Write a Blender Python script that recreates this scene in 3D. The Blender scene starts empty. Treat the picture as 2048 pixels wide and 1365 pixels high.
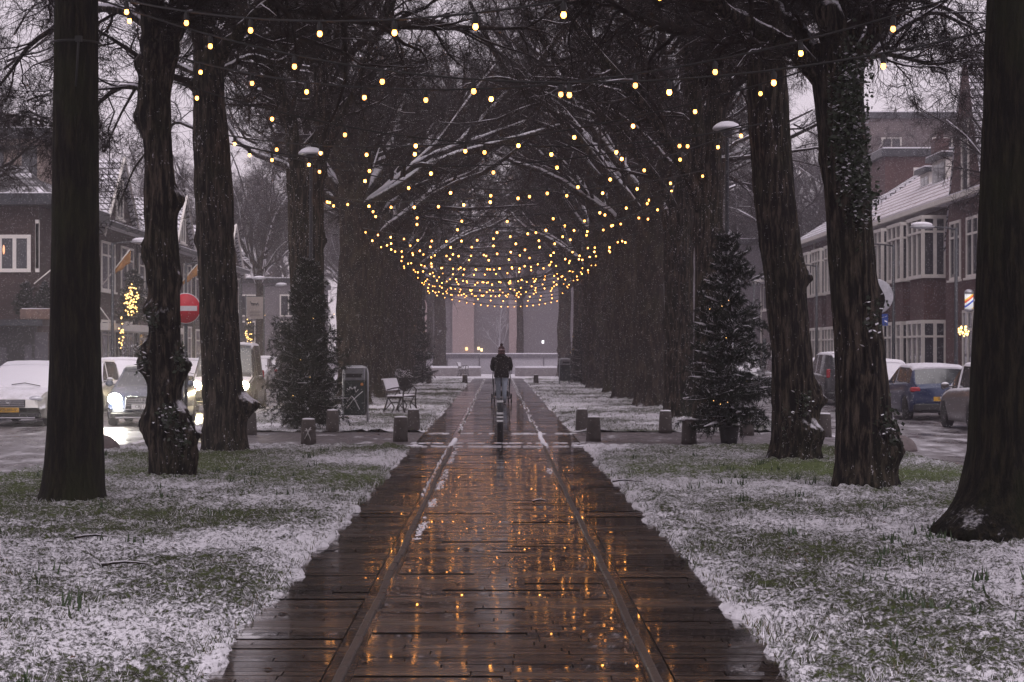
import bpy, math, random
import numpy as np
from mathutils import Vector, Matrix
PI = math.pi
R = math.radians
scn = bpy.context.scene
COL = scn.collection

# ------------------------------------------------------------------ camera
F = 3982.0                      # focal length in pixels of a 2048 px wide frame (70 mm on 36 mm)
cam_d = bpy.data.cameras.new("camera"); cam = bpy.data.objects.new("camera", cam_d); COL.objects.link(cam)
cam_d.lens = 70.0; cam_d.sensor_width = 36.0
cam.location = (0, 0, 1.6); cam.rotation_euler = (R(90), 0, 0)
cam_d.shift_x = 28 / 2048; cam_d.shift_y = 20.5 / 2048
cam_d.clip_start = 0.1; cam_d.clip_end = 3000
cam_d.dof.use_dof = False
scn.camera = cam
# ------------------------------------------------------------------ world, sun, exposure
SUN_EL, SUN_AZ = R(62), R(200)
w = bpy.data.worlds.new("World"); scn.world = w; w.use_nodes = True
wn = w.node_tree.nodes; wl = w.node_tree.links
sky = wn.new("ShaderNodeTexSky"); sky.sky_type = 'NISHITA'; sky.sun_disc = False
sky.sun_elevation = SUN_EL; sky.sun_rotation = SUN_AZ; sky.dust_density = 4
mx = wn.new("ShaderNodeMix"); mx.data_type = 'RGBA'; mx.inputs['Factor'].default_value = 0.93
wl.new(sky.outputs[0], mx.inputs[6]); mx.inputs[7].default_value = (3.1, 2.68, 2.98, 1)
bg = wn["Background"]; wl.new(mx.outputs[2], bg.inputs[0]); bg.inputs[1].default_value = 0.15
sd = bpy.data.lights.new("sun", 'SUN'); sun = bpy.data.objects.new("sun", sd); COL.objects.link(sun)
sd.energy = 0.75; sd.angle = R(60); sd.color = (1.0, 0.95, 0.97)
sun.rotation_euler = (R(90) - SUN_EL, 0, R(20))
scn.view_settings.view_transform = 'Standard'; scn.view_settings.look = 'None'
scn.view_settings.exposure = 0.84; scn.view_settings.gamma = 1.0
scn.render.engine = 'CYCLES'
cy = scn.cycles
cy.use_denoising = True; cy.max_bounces = 6; cy.diffuse_bounces = 2; cy.glossy_bounces = 3
cy.transmission_bounces = 4; cy.volume_bounces = 1; cy.transparent_max_bounces = 8
cy.sample_clamp_indirect = 4; cy.caustics_reflective = False; cy.caustics_refractive = False
cy.use_light_tree = True
HAZE_DENSITY = 0.0016

def PX(x, Y): return (x - 996) * Y / F
def PZ(y, Y): return 1.6 + (703 - y) * Y / F

# ------------------------------------------------------------------ helpers
def link(o, parent=None):
    COL.objects.link(o)
    if parent is not None: o.parent = parent
    return o
def tag(o, label, cat, group=None):
    o['label'] = label; o['category'] = cat
    if group: o['group'] = group
    return o
def thing(name, label, cat, loc=(0, 0, 0), rz=0, group=None):
    o = bpy.data.objects.new(name, None); o.location = loc; o.rotation_euler = (0, 0, rz)
    link(o); o.empty_display_size = .2
    return tag(o, label, cat, group)
def relabel(o, label, group=None):
    o['label'] = label
    if group: o['group'] = group
def dup(root, loc, rz=0, label=None, scale=None):
    def cp(o, par):
        c = o.copy(); COL.objects.link(c); c.parent = par
        for ch in list(o.children): cp(ch, c)
        return c
    c = cp(root, None); c.location = loc; c.rotation_euler = (0, 0, rz)
    if scale: c.scale = scale
    if label: c['label'] = label
    return c

def _h(ix, iy, iz, s):
    h = (ix * 374761393 + iy * 668265263 + iz * 2147483647 + s * 1274126177) & 0xffffffff
    h = ((h ^ (h >> 13)) * 1274126177) & 0xffffffff
    h = h ^ (h >> 16)
    return (h & 0xffff) / 65535.0
def vnoise(x, y, z=0.0, s=0):
    x, y, z = np.broadcast_arrays(np.asarray(x, float), np.asarray(y, float), np.asarray(z, float))
    ix, iy, iz = (np.floor(a).astype(np.int64) for a in (x, y, z))
    fx, fy, fz = x - ix, y - iy, z - iz
    fx, fy, fz = (a * a * (3 - 2 * a) for a in (fx, fy, fz))
    r = 0
    for dx in (0, 1):
        for dy in (0, 1):
            for dz in (0, 1):
                wgt = (fx if dx else 1 - fx) * (fy if dy else 1 - fy) * (fz if dz else 1 - fz)
                r = r + wgt * _h(ix + dx, iy + dy, iz + dz, s)
    return r * 2 - 1
def fbm(x, y, z=0.0, s=0, o=3):
    r, a = 0, 1.0
    x, y, z = (np.asarray(q, float) for q in (x, y, z))
    for i in range(o):
        r = r + a * vnoise(x, y, z, s + i * 7); a *= .5; x = x * 2.03; y = y * 2.03; z = z * 2.03
    return r

def np_mesh(name, V, Q, smooth=False, mi=None):
    """V (n,3), Q (m,k) all faces of k corners"""
    V = np.asarray(V, np.float32).reshape(-1, 3); Q = np.asarray(Q, np.int32)
    k = Q.shape[1]; me = bpy.data.meshes.new(name)
    me.vertices.add(len(V)); me.vertices.foreach_set("co", V.ravel())
    me.loops.add(Q.size); me.loops.foreach_set("vertex_index", Q.ravel())
    me.polygons.add(len(Q)); me.polygons.foreach_set("loop_start", np.arange(len(Q), dtype=np.int32) * k)
    me.polygons.foreach_set("loop_total", np.full(len(Q), k, np.int32))
    if smooth: me.polygons.foreach_set("use_smooth", np.ones(len(Q), bool))
    if mi is not None: me.polygons.foreach_set("material_index", np.asarray(mi, np.int32))
    me.update(calc_edges=True); me.validate()
    return me
def mobj(name, me, mats, parent=None):
    for m in (mats if isinstance(mats, (list, tuple)) else [mats]): me.materials.append(m)
    return link(bpy.data.objects.new(name, me), parent)

class MB:
    """collects shapes, build() makes them ONE mesh object"""
    def __init__(s): s.v = []; s.f = []; s.m = []; s.sm = []
    def add(s, vs, fs, mi=0, smooth=False, M=None):
        b = len(s.v)
        for p in vs:
            p = Vector(p)
            if M is not None: p = M @ p
            s.v.append(tuple(p))
        for f in fs: s.f.append(tuple(i + b for i in f)); s.m.append(mi); s.sm.append(smooth)
        return s
    def box(s, c, d, mi=0, M=None, rz=0, ch=0.0):
        hx, hy, hz = d[0] / 2, d[1] / 2, d[2] / 2
        T = Matrix.Translation(c) @ Matrix.Rotation(rz, 4, 'Z')
        if M is not None: T = M @ T
        if ch <= 0:
            vs = [(x, y, z) for z in (-hz, hz) for (x, y) in ((-hx, -hy), (hx, -hy), (hx, hy), (-hx, hy))]
            fs = [(3, 2, 1, 0), (4, 5, 6, 7), (0, 1, 5, 4), (1, 2, 6, 5), (2, 3, 7, 6), (3, 0, 4, 7)]
        else:
            k = min(ch, hx * .9, hy * .9, hz * .9); vs = []
            for (z, q) in ((-hz, k), (-hz + k, 0), (hz - k, 0), (hz, k)):
                a, b = hx - q, hy - q
                vs += [(-a + k, -b, z), (a - k, -b, z), (a, -b + k, z), (a, b - k, z), (a - k, b, z), (-a + k, b, z), (-a, b - k, z), (-a, -b + k, z)]
            fs = [tuple(range(7, -1, -1)), tuple(range(24, 32))]
            for l in range(3):
                for i in range(8):
                    j = (i + 1) % 8; fs.append((l * 8 + i, l * 8 + j, l * 8 + 8 + j, l * 8 + 8 + i))
        return s.add(vs, fs, mi, False, T)
    def b2(s, p, q, mi=0, ch=0.0):
        return s.box([(a + b) / 2 for a, b in zip(p, q)], [abs(b - a) for a, b in zip(p, q)], mi, ch=ch)
    def tube(s, pts, rr, n=8, mi=0, M=None, cap=True, squash=1.0):
        pts = [Vector(p) for p in pts]
        if not isinstance(rr, (list, tuple)): rr = [rr] * len(pts)
        vs = []; up = None
        for i, p in enumerate(pts):
            t = (pts[min(i + 1, len(pts) - 1)] - pts[max(i - 1, 0)])
            if t.length < 1e-9: t = Vector((0, 0, 1))
            t.normalize()
            if up is None: up = Vector((0, 0, 1)) if abs(t.z) < .9 else Vector((1, 0, 0))
            a = t.cross(up)
            if a.length < 1e-6: a = t.cross(Vector((0, 1, 0)))
            a.normalize(); b = a.cross(t).normalized(); up = b
            for k in range(n):
                th = 2 * PI * k / n
                vs.append(tuple(p + a * math.cos(th) * rr[i] + b * math.sin(th) * rr[i] * squash))
        fs = [(i * n + k, i * n + (k + 1) % n, (i + 1) * n + (k + 1) % n, (i + 1) * n + k) for i in range(len(pts) - 1) for k in range(n)]
        if cap: fs += [tuple(range(n - 1, -1, -1)), tuple((len(pts) - 1) * n + k for k in range(n))]
        return s.add(vs, fs, mi, True, M)
    def lathe(s, prof, n=16, c=(0, 0, 0), mi=0, M=None, sx=1, sy=1):
        """prof: (r,z) bottom to top about z"""
        vs = [(c[0] + r * math.cos(2 * PI * k / n) * sx, c[1] + r * math.sin(2 * PI * k / n) * sy, c[2] + z) for r, z in prof for k in range(n)]
        fs = [(i * n + k, i * n + (k + 1) % n, (i + 1) * n + (k + 1) % n, (i + 1) * n + k) for i in range(len(prof) - 1) for k in range(n)]
        fs += [tuple(range(n - 1, -1, -1)), tuple((len(prof) - 1) * n + k for k in range(n))]
        return s.add(vs, fs, mi, True, M)
    def ball(s, c, r, n=10, mi=0, M=None):
        r = (r, r, r) if not isinstance(r, (tuple, list)) else r
        m = max(4, n // 2 + 1)
        pr = [(math.sin(PI * (i + .02) / (m + .04)), -math.cos(PI * (i + .02) / (m + .04))) for i in range(m + 1)]
        vs = [(c[0] + q * math.cos(2 * PI * k / n) * r[0], c[1] + q * math.sin(2 * PI * k / n) * r[1], c[2] + z * r[2]) for q, z in pr for k in range(n)]
        fs = [(i * n + k, i * n + (k + 1) % n, (i + 1) * n + (k + 1) % n, (i + 1) * n + k) for i in range(m) for k in range(n)]
        fs += [tuple(range(n - 1, -1, -1)), tuple(m * n + k for k in range(n))]
        return s.add(vs, fs, mi, True, M)
    def prism(s, poly, axis, a, b, mi=0, M=None):
        """poly of 2-D points extruded along axis between a and b"""
        n = len(poly)
        def P(u, v, t):
            return {'x': (t, u, v), 'y': (u, t, v), 'z': (u, v, t)}[axis]
        vs = [P(u, v, a) for u, v in poly] + [P(u, v, b) for u, v in poly]
        fs = [tuple(range(n)), tuple(range(2 * n - 1, n - 1, -1))] + [(i, n + i, n + (i + 1) % n, (i + 1) % n) for i in range(n)]
        return s.add(vs, fs, mi, False, M)
    def build(s, name, mats, parent=None):
        me = bpy.data.meshes.new(name); me.from_pydata(s.v, [], s.f)
        me.polygons.foreach_set("material_index", s.m); me.polygons.foreach_set("use_smooth", s.sm)
        import bmesh
        bm = bmesh.new(); bm.from_mesh(me); bmesh.ops.recalc_face_normals(bm, faces=bm.faces); bm.to_mesh(me); bm.free()
        me.update()
        return mobj(name, me, mats, parent)

# ------------------------------------------------------------------ materials
def newmat(name):
    m = bpy.data.materials.new(name); m.use_nodes = True
    return m, m.node_tree.nodes, m.node_tree.links, m.node_tree.nodes["Principled BSDF"]
def nd(N, t, **kw):
    n = N.new(t)
    for k, v in kw.items():
        if hasattr(n, k): setattr(n, k, v)
    return n
def noise(N, L, vec, scale, detail=4, rough=.55):
    n = N.new("ShaderNodeTexNoise"); n.inputs['Scale'].default_value = scale
    n.inputs['Detail'].default_value = detail; n.inputs['Roughness'].default_value = rough
    if vec is not None: L.new(vec, n.inputs['Vector'])
    return n.outputs['Fac']
def ramp(N, L, fac, stops, interp='LINEAR'):
    r = N.new("ShaderNodeValToRGB"); cr = r.color_ramp; cr.interpolation = interp
    while len(cr.elements) > 1: cr.elements.remove(cr.elements[-1])
    cr.elements[0].position = stops[0][0]; c = stops[0][1]; cr.elements[0].color = (*c, 1) if len(c) == 3 else c
    for p, c in stops[1:]:
        e = cr.elements.new(p); e.color = (*c, 1) if len(c) == 3 else c
    L.new(fac, r.inputs[0]); return r.outputs[0]
def g(v): return (v, v, v)
def mixc(N, L, f, a, b, mode='MIX'):
    m = N.new("ShaderNodeMix"); m.data_type = 'RGBA'; m.blend_type = mode
    for sock, v in ((m.inputs['Factor'], f), (m.inputs[6], a), (m.inputs[7], b)):
        if isinstance(v, (int, float)): sock.default_value = v
        elif isinstance(v, tuple): sock.default_value = (*v, 1) if len(v) == 3 else v
        else: L.new(v, sock)
    return m.outputs[2]
def math_(N, L, op, a, b=0.0, c=0.0, clamp=False):
    m = N.new("ShaderNodeMath"); m.operation = op; m.use_clamp = clamp
    for i, v in enumerate((a, b, c)):
        if isinstance(v, (int, float)): m.inputs[i].default_value = v
        else: L.new(v, m.inputs[i])
    return m.outputs[0]
def mapping(N, L, scale=(1, 1, 1), coord='Object', rot=(0, 0, 0)):
    t = N.new("ShaderNodeTexCoord"); m = N.new("ShaderNodeMapping")
    m.inputs['Scale'].default_value = scale; m.inputs['Rotation'].default_value = rot
    L.new(t.outputs[coord], m.inputs['Vector']); return m.outputs[0]
def bump(N, L, B, h, strength=.5, dist=.02):
    b = N.new("ShaderNodeBump"); b.inputs['Strength'].default_value = strength; b.inputs['Distance'].default_value = dist
    L.new(h, b.inputs['Height']); L.new(b.outputs[0], B.inputs['Normal']); return b
def worldpos(N):
    return N.new("ShaderNodeNewGeometry").outputs['Position']
SNOW = (.80, .78, .84)
def snowfac(N, L, lo, hi, nscale=9, namp=.9, namp2=0.0):
    """1 where the true surface looks up and snow could settle, broken by noise"""
    geo = N.new("ShaderNodeNewGeometry"); sx = N.new("ShaderNodeSeparateXYZ"); L.new(geo.outputs['Normal'], sx.inputs[0])
    n = noise(N, L, geo.outputs['Position'], nscale, 5, .7)
    v = math_(N, L, 'MULTIPLY_ADD', math_(N, L, 'SUBTRACT', n, .5), namp, sx.outputs[2])
    mr = N.new("ShaderNodeMapRange"); mr.interpolation_type = 'SMOOTHSTEP'
    L.new(v, mr.inputs[0]); mr.inputs[1].default_value = lo; mr.inputs[2].default_value = hi
    return mr.outputs[0]
def pmat(name, col, rough=.6, metal=0.0, var=.25, scale=6, bmp=0.0, snow=None, spec=.5, coat=0.0, grime=None):
    m, N, L, B = newmat(name)
    v = mapping(N, L, (1, 1, 1)); n = noise(N, L, v, scale, 5, .6)
    dark = tuple(c * (1 - var) for c in col); lite = tuple(min(1, c * (1 + var)) for c in col)
    c = ramp(N, L, n, [(.3, dark), (.7, lite)])
    if snow:
        f = snowfac(N, L, *snow); c = mixc(N, L, f, c, SNOW)
        L.new(math_(N, L, 'MULTIPLY_ADD', f, .85 - rough, rough, clamp=True), B.inputs['Roughness'])
        if metal: L.new(math_(N, L, 'MULTIPLY_ADD', f, -metal, metal, clamp=True), B.inputs['Metallic'])
    else:
        B.inputs['Roughness'].default_value = rough; B.inputs['Metallic'].default_value = metal
    B.inputs['Specular IOR Level'].default_value = spec
    B.inputs['Coat Weight'].default_value = coat; B.inputs['Coat Roughness'].default_value = .12
    L.new(c, B.inputs['Base Color'])
    if bmp: bump(N, L, B, noise(N, L, v, scale * 6, 4), bmp, .01)
    return m
def emat(name, col, strength):
    m, N, L, B = newmat(name)
    B.inputs['Base Color'].default_value = (.8, .7, .5, 1); B.inputs['Emission Color'].default_value = (*col, 1)
    B.inputs['Emission Strength'].default_value = strength
    return m
def bark_mat(name, a, b, moss, lo=.55, hi=.9, vs=(9, 9, 1.3), mossamt=.5, nsc=9, flecks=.0):
    m, N, L, B = newmat(name)
    v = mapping(N, L, vs); n1 = noise(N, L, v, 2.2, 6, .7)
    v2 = mapping(N, L, (1, 1, .6)); n2 = noise(N, L, v2, 1.3, 3)
    c = ramp(N, L, n1, [(.46, a), (.66, b)])
    mf = ramp(N, L, n2, [(.5, g(0)), (.75, g(mossamt))]); c = mixc(N, L, mf, c, moss)
    f = snowfac(N, L, lo, hi, nsc, .9)
    if flecks:                                  # specks of blown snow caught in the furrows
        a1 = noise(N, L, mapping(N, L, (1, 1, .7)), 1.7, 4, .6); a2 = noise(N, L, mapping(N, L, (1, 1, .5)), 34, 4, .7)
        sp = math_(N, L, 'MULTIPLY_ADD', a1, .55, a2); f = math_(N, L, 'MAXIMUM', f, ramp(N, L, sp, [(.93 - flecks, g(0)), (.98 - flecks, g(.75))]))
    c = mixc(N, L, f, c, SNOW)
    L.new(c, B.inputs['Base Color']); B.inputs['Roughness'].default_value = .9; B.inputs['Specular IOR Level'].default_value = .12
    bump(N, L, B, n1, 1.0, .06)
    return m
BARK = bark_mat('bark', (.004, .0034, .003), (.105, .082, .063), (.028, .032, .013), .38, .7, flecks=-.03)
BARK_MOSS = bark_mat('mossy_bark', (.004, .0035, .002), (.032, .027, .015), (.020, .026, .007), .78, 1.15, mossamt=.9, nsc=26)
BARK_FAR = bark_mat('bark_far', (.014, .011, .009), (.085, .066, .054), (.055, .055, .026), .35, .7, (5, 5, 1))
TWIG = bark_mat('twig_bark', (.014, .010, .009), (.042, .029, .025), (.028, .022, .017), .8, 1.25, (3, 3, 3), .2, 3)
SNOWM = pmat('snow', SNOW, .8, 0, .06, 9, .5, spec=.2)
METAL = pmat('galvanised_steel', (.42, .42, .45), .4, .7, .2, 10)
METAL_D = pmat('dark_painted_steel', (.035, .038, .045), .4, .3, .25, 10)
BLACKP = pmat('black_plastic', (.012, .012, .013), .5, 0, .3, 12)
RUBBER = pmat('rubber', (.012, .012, .012), .85, 0, .3, 20)
GLASS = pmat('dark_window_glass', (.03, .032, .04), .06, 0, .3, 1.5, spec=.8)
GLASS_S = pmat('snowy_car_glass', (.07, .085, .085), .25, 0, .3, 2, snow=(.25, .62, 3.5, .7))
GLASS_C = pmat('car_glass', (.03, .035, .04), .08, 0, .2, 2, spec=.8)
WHITE = pmat('white_window_paint', (.74, .70, .66), .55, 0, .08, 5)
STONE = pmat('brown_stone', (.050, .040, .038), .8, 0, .35, 9, .6, snow=(.7, .98, 9, .5))
CABLE = pmat('black_cable', (.008, .008, .008), .6, 0, .2, 8)
BULB = emat('warm_bulb_glass', (1.0, .36, .06), 7.5)
FAIRY = emat('fairy_light_glass', (1.0, .55, .15), 3.2)

def brick_mat(name, c1, c2, mort, scale=1.0, snow=None):
    m, N, L, B = newmat(name)
    p = worldpos(N); s = N.new("ShaderNodeSeparateXYZ"); L.new(p, s.inputs[0])
    cx = N.new("ShaderNodeCombineXYZ"); L.new(math_(N, L, 'ADD', s.outputs[0], s.outputs[1]), cx.inputs[0]); L.new(s.outputs[2], cx.inputs[1])
    b = N.new("ShaderNodeTexBrick"); L.new(cx.outputs[0], b.inputs['Vector'])
    for k, v in (('Color1', c1), ('Color2', c2), ('Mortar', mort)): b.inputs[k].default_value = (*v, 1)
    b.inputs['Scale'].default_value = 1; b.inputs['Brick Width'].default_value = .22 * scale; b.inputs['Row Height'].default_value = .065 * scale
    b.inputs['Mortar Size'].default_value = .008 * scale; b.inputs['Bias'].default_value = .1
    n = noise(N, L, p, .8, 5, .6)
    c = mixc(N, L, ramp(N, L, n, [(.3, g(.75)), (.7, g(0))]), b.outputs['Color'], tuple(x * .55 for x in c1))
    L.new(c, B.inputs['Base Color']); B.inputs['Roughness'].default_value = .85
    bump(N, L, B, b.outputs['Fac'], -.4, .01)
    return m
BRICK_L = brick_mat('purple_brick', (.04, .022, .021), (.065, .033, .03), (.06, .05, .05))
BRICK_R = brick_mat('red_brick', (.075, .028, .025), (.11, .038, .032), (.085, .055, .052))
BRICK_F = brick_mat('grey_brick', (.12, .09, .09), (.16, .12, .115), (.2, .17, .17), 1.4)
def tile_mat(name, tile, amt):
    """roof tiles under snow: snow on each tile, bare dark tile edge"""
    m, N, L, B = newmat(name)
    p = worldpos(N); s = N.new("ShaderNodeSeparateXYZ"); L.new(p, s.inputs[0])
    cx = N.new("ShaderNodeCombineXYZ"); L.new(math_(N, L, 'ADD', s.outputs[0], s.outputs[1]), cx.inputs[0]); L.new(s.outputs[2], cx.inputs[1])
    b = N.new("ShaderNodeTexBrick"); L.new(cx.outputs[0], b.inputs['Vector']); b.offset = 0
    for k, v in (('Color1', g(1)), ('Color2', g(.8)), ('Mortar', g(0))): b.inputs[k].default_value = (*v, 1)
    b.inputs['Scale'].default_value = 1; b.inputs['Brick Width'].default_value = .21; b.inputs['Row Height'].default_value = .25
    b.inputs['Mortar Size'].default_value = .03; b.inputs['Mortar Smooth'].default_value = .4
    n = noise(N, L, p, 1.1, 5, .7)
    f = math_(N, L, 'MULTIPLY', b.outputs['Color'], ramp(N, L, n, [(.5 - amt, g(0)), (.62 - amt * .4, g(1))]))
    L.new(mixc(N, L, f, tile, SNOW), B.inputs['Base Color']); B.inputs['Roughness'].default_value = .8
    bump(N, L, B, b.outputs['Color'], .6, .04)
    return m
TILE = tile_mat('snowy_roof_tiles', (.035, .03, .034), .42)
TILE_D = tile_mat('dark_roof_tiles', (.03, .027, .03), .08)
TILE_R = tile_mat('red_snowy_tiles', (.12, .05, .04), .4)

# ground materials
def lawn_mat():
    m, N, L, B = newmat('snowy_lawn')
    p = worldpos(N)
    st = N.new("ShaderNodeMapping"); st.inputs['Scale'].default_value = (1, .75, 1); L.new(p, st.inputs[0])
    big = noise(N, L, st.outputs[0], .32, 3, .5); mid = noise(N, L, st.outputs[0], 5, 5, .7); fine = noise(N, L, st.outputs[0], 34, 5, .78)
    sy = N.new('ShaderNodeSeparateXYZ'); L.new(p, sy.inputs[0]); dy = math_(N, L, 'MULTIPLY', math_(N, L, 'SUBTRACT', sy.outputs[1], 26.0), .28)
    bare = math_(N, L, 'DIVIDE', -.13, math_(N, L, 'MULTIPLY_ADD', dy, dy, 1.0))     # less snow settles under the densest crowns
    a = math_(N, L, 'ADD', math_(N, L, 'MULTIPLY_ADD', big, 1.25, math_(N, L, 'MULTIPLY_ADD', mid, .7, math_(N, L, 'MULTIPLY', fine, 1.7))), bare)
    ax = math_(N, L, 'ABSOLUTE', sy.outputs[0]); rim = math_(N, L, 'MAXIMUM', math_(N, L, 'MULTIPLY_ADD', ax, -.6, .99), 0.0)     # snow banked along the path
    a = math_(N, L, 'ADD', a, rim)
    snow = ramp(N, L, math_(N, L, 'MULTIPLY', a, .5), [(.835, g(0)), (.935, g(.92))])
    gr = ramp(N, L, noise(N, L, st.outputs[0], 14, 4, .7), [(.32, (.012, .010, .007)), (.46, (.034, .038, .016)), (.68, (.085, .11, .034))])
    gr = mixc(N, L, math_(N, L, 'MULTIPLY', bare, -6.0, clamp=True), gr, ramp(N, L, noise(N, L, st.outputs[0], 18, 4, .7), [(.30, (.05, .065, .022)), (.62, (.15, .205, .06))]))
    L.new(mixc(N, L, snow, gr, SNOW), B.inputs['Base Color']); B.inputs['Roughness'].default_value = .9; B.inputs['Specular IOR Level'].default_value = .2
    bump(N, L, B, math_(N, L, 'ADD', snow, fine), .9, .02)
    return m
LAWN = lawn_mat()
def path_mat():
    m, N, L, B = newmat('wet_path_bricks'); p = worldpos(N)
    at = N.new('ShaderNodeAttribute'); at.attribute_name = 'tone'
    c = ramp(N, L, at.outputs['Fac'], [(.1, (.020, .015, .012)), (.45, (.055, .038, .030)), (.95, (.108, .076, .058))])
    st = N.new("ShaderNodeMapping"); st.inputs['Scale'].default_value = (.45, 3.0, 1); L.new(p, st.inputs[0])
    pud = noise(N, L, st.outputs[0], .9, 5, .65)
    c = mixc(N, L, ramp(N, L, pud, [(.40, g(.6)), (.56, g(0))]), c, (.022, .014, .012))
    gr = noise(N, L, p, 60, 4, .7); c = mixc(N, L, .5, c, ramp(N, L, gr, [(.3, g(.2)), (.7, g(1.0))]), 'MULTIPLY')
    L.new(c, B.inputs['Base Color'])
    L.new(ramp(N, L, pud, [(.38, g(.05)), (.50, g(.16)), (.64, g(.42))]), B.inputs['Roughness'])
    B.inputs['Coat Weight'].default_value = .8; L.new(ramp(N, L, pud, [(.42, g(.012)), (.64, g(.13))]), B.inputs['Coat Roughness'])
    bump(N, L, B, math_(N, L, 'ADD', noise(N, L, p, 22, 3), math_(N, L, 'MULTIPLY', gr, .2)), .032, .008)
    return m
PATH = path_mat()
def paver_mat(name, c1, c2, sn0, sn1, rough0=.25, rough1=.7):
    m, N, L, B = newmat(name); p = worldpos(N)
    r = N.new("ShaderNodeMapping"); r.inputs['Rotation'].default_value = (0, 0, R(45)); L.new(p, r.inputs[0])
    b = N.new("ShaderNodeTexBrick"); L.new(r.outputs[0], b.inputs['Vector']); b.inputs['Scale'].default_value = 1
    for k, v in (('Color1', c1), ('Color2', c2), ('Mortar', tuple(x * .35 for x in c1))): b.inputs[k].default_value = (*v, 1)
    b.inputs['Brick Width'].default_value = .21; b.inputs['Row Height'].default_value = .105; b.inputs['Mortar Size'].default_value = .008
    st = N.new("ShaderNodeMapping"); st.inputs['Scale'].default_value = (1, .35, 1); L.new(p, st.inputs[0])
    n = noise(N, L, st.outputs[0], 1.6, 6, .7)
    f = ramp(N, L, n, [(sn0, g(0)), (sn1, g(.85))])
    L.new(mixc(N, L, f, b.outputs['Color'], SNOW), B.inputs['Base Color'])
    L.new(ramp(N, L, n, [(.35, g(rough0)), (.6, g(rough1))]), B.inputs['Roughness'])
    bump(N, L, B, b.outputs['Fac'], -.5, .01)
    return m
CROSS = paver_mat('grey_cross_path_bricks', (.085, .072, .078), (.13, .11, .12), .56, .70)
ROAD = paver_mat('street_bricks', (.06, .048, .052), (.10, .083, .088), .50, .74, .14, .5)
WALK = paver_mat('pavement_slabs', (.12, .1, .11), (.17, .15, .16), .40, .6)
KERB = pmat('kerb_stone', (.16, .14, .15), .7, 0, .3, 5, .4, snow=(.8, 1.1, 4, .8))
EDGING = pmat('wet_edging', (.050, .034, .027), .35, 0, .5, 14, .8)
EARTH = pmat('snowy_earth', (.35, .33, .36), .9, 0, .5, .8)

def struct(name, o):
    o['kind'] = 'structure'; o.name = name; return o
def sheet(name, x0, x1, y0, y1, z, mat):
    me = np_mesh(name, [(x0, y0, z), (x1, y0, z), (x1, y1, z), (x0, y1, z)], [(0, 1, 2, 3)])
    return struct(name, mobj(name, me, mat))

# ------------------------------------------------------------------ ground, roads, path
CP0, CP1 = 33.4, 39.2            # the cross path through the trees
END = 118.0
sheet('ground', -700, 700, -60, 1500, -.20, EARTH)
sheet('road', -12.6, -6.4, -40, 190, -.186, ROAD)
sheet('road', 6.4, 12.6, -40, 190, -.186, ROAD)
sheet('crossing_street', -60, 60, END + 1, 152, -.182, WALK)
for s in (-1, 1):
    k = MB(); k.b2((s * 6.4, -40, -.2), (s * 6.25, END, -.0)); struct('kerb', k.build('kerb', KERB))
    k = MB(); k.b2((s * 12.6, -40, -.2), (s * 18, 190, -.07)); struct('pavement', k.build('pavement', WALK))
k = MB(); k.b2((-6.25, -40, -.2), (6.25, END, -.012)); struct('median', k.build('median', EARTH))
PW = 1.42
sheet('path_bed', -PW - .25, PW + .25, -20, END, -.009, pmat('wet_joint_sand', (.018, .013, .011), .3, 0, .4, 9))
def path_courses():
    r = np.random.default_rng(17); V = []; A = []; y = 3.0
    while y < END:
        d = .105 + .03 * r.random() if y < 60 else .22; drift = .0035 * vnoise(y * .6, 1.1)
        rowt = r.normal() * .0030 + .0028 * float(vnoise(y * .9, 7.7))            # the course leans a little
        for (a, b) in ((-PW - .2, -.86), (-.72, .72), (.86, PW + .2)):
            x = a; first = True
            while x < b - .01:
                x1 = min(b, x + r.uniform(.18, .95)); x1 = b if b - x1 < .15 else x1
                t = rowt + r.normal() * .0016; k = r.normal() * .0016; z = float(drift) + r.normal() * .0006
                if r.random() < .05: z -= .005
                g0 = .004
                V += [(x + g0, y + g0, z - t * d / 2 - k * (x1 - x) / 2), (x1 - g0, y + g0, z - t * d / 2 + k * (x1 - x) / 2), (x1 - g0, y + d - g0, z + t * d / 2 + k * (x1 - x) / 2), (x + g0, y + d - g0, z + t * d / 2 - k * (x1 - x) / 2)]
                c = float(np.clip(.5 + .2 * r.normal() + 2.0 * (abs(rowt) > .005) * .12, 0, 1)); A += [c] * 4; x = x1
        for sx in (-1, 1):                                                        # gutter course beside the raised line
            V += [(sx * .79 - .068, y + .003, -.004), (sx * .79 + .068, y + .003, -.004), (sx * .79 + .068, y + d - .003, -.004), (sx * .79 - .068, y + d - .003, -.004)]; A += [.35] * 4
        y += d
    me = np_mesh('path', V, np.arange(len(V)).reshape(-1, 4)); at = me.attributes.new('tone', 'FLOAT', 'POINT'); at.data.foreach_set('value', np.array(A, np.float32)); return me
struct('path', mobj('path', path_courses(), PATH))
for s in (-1, 1):
    sheet('cross_path', s * (PW + .02), s * 6.25, CP0 - .1, CP1 + .1, .004, CROSS)
    # raised edging line that runs along the path, broken a little
    e = MB()
    ys = np.arange(4, END, .55)
    for i in range(len(ys) - 1):
        if (CP0 - .2 < ys[i] < CP1 - .1): continue
        j = .012 * vnoise(ys[i] * .7, 3.3 * s); hh = .010 + .003 * float(vnoise(ys[i] * 2, 9.1))
        e.b2((s * .775 - .024 + j, ys[i], -.008), (s * .775 + .024 + j, ys[i + 1] - .012, hh), ch=.006)
    struct('path_edging', e.build('path_edging', EDGING))

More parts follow.
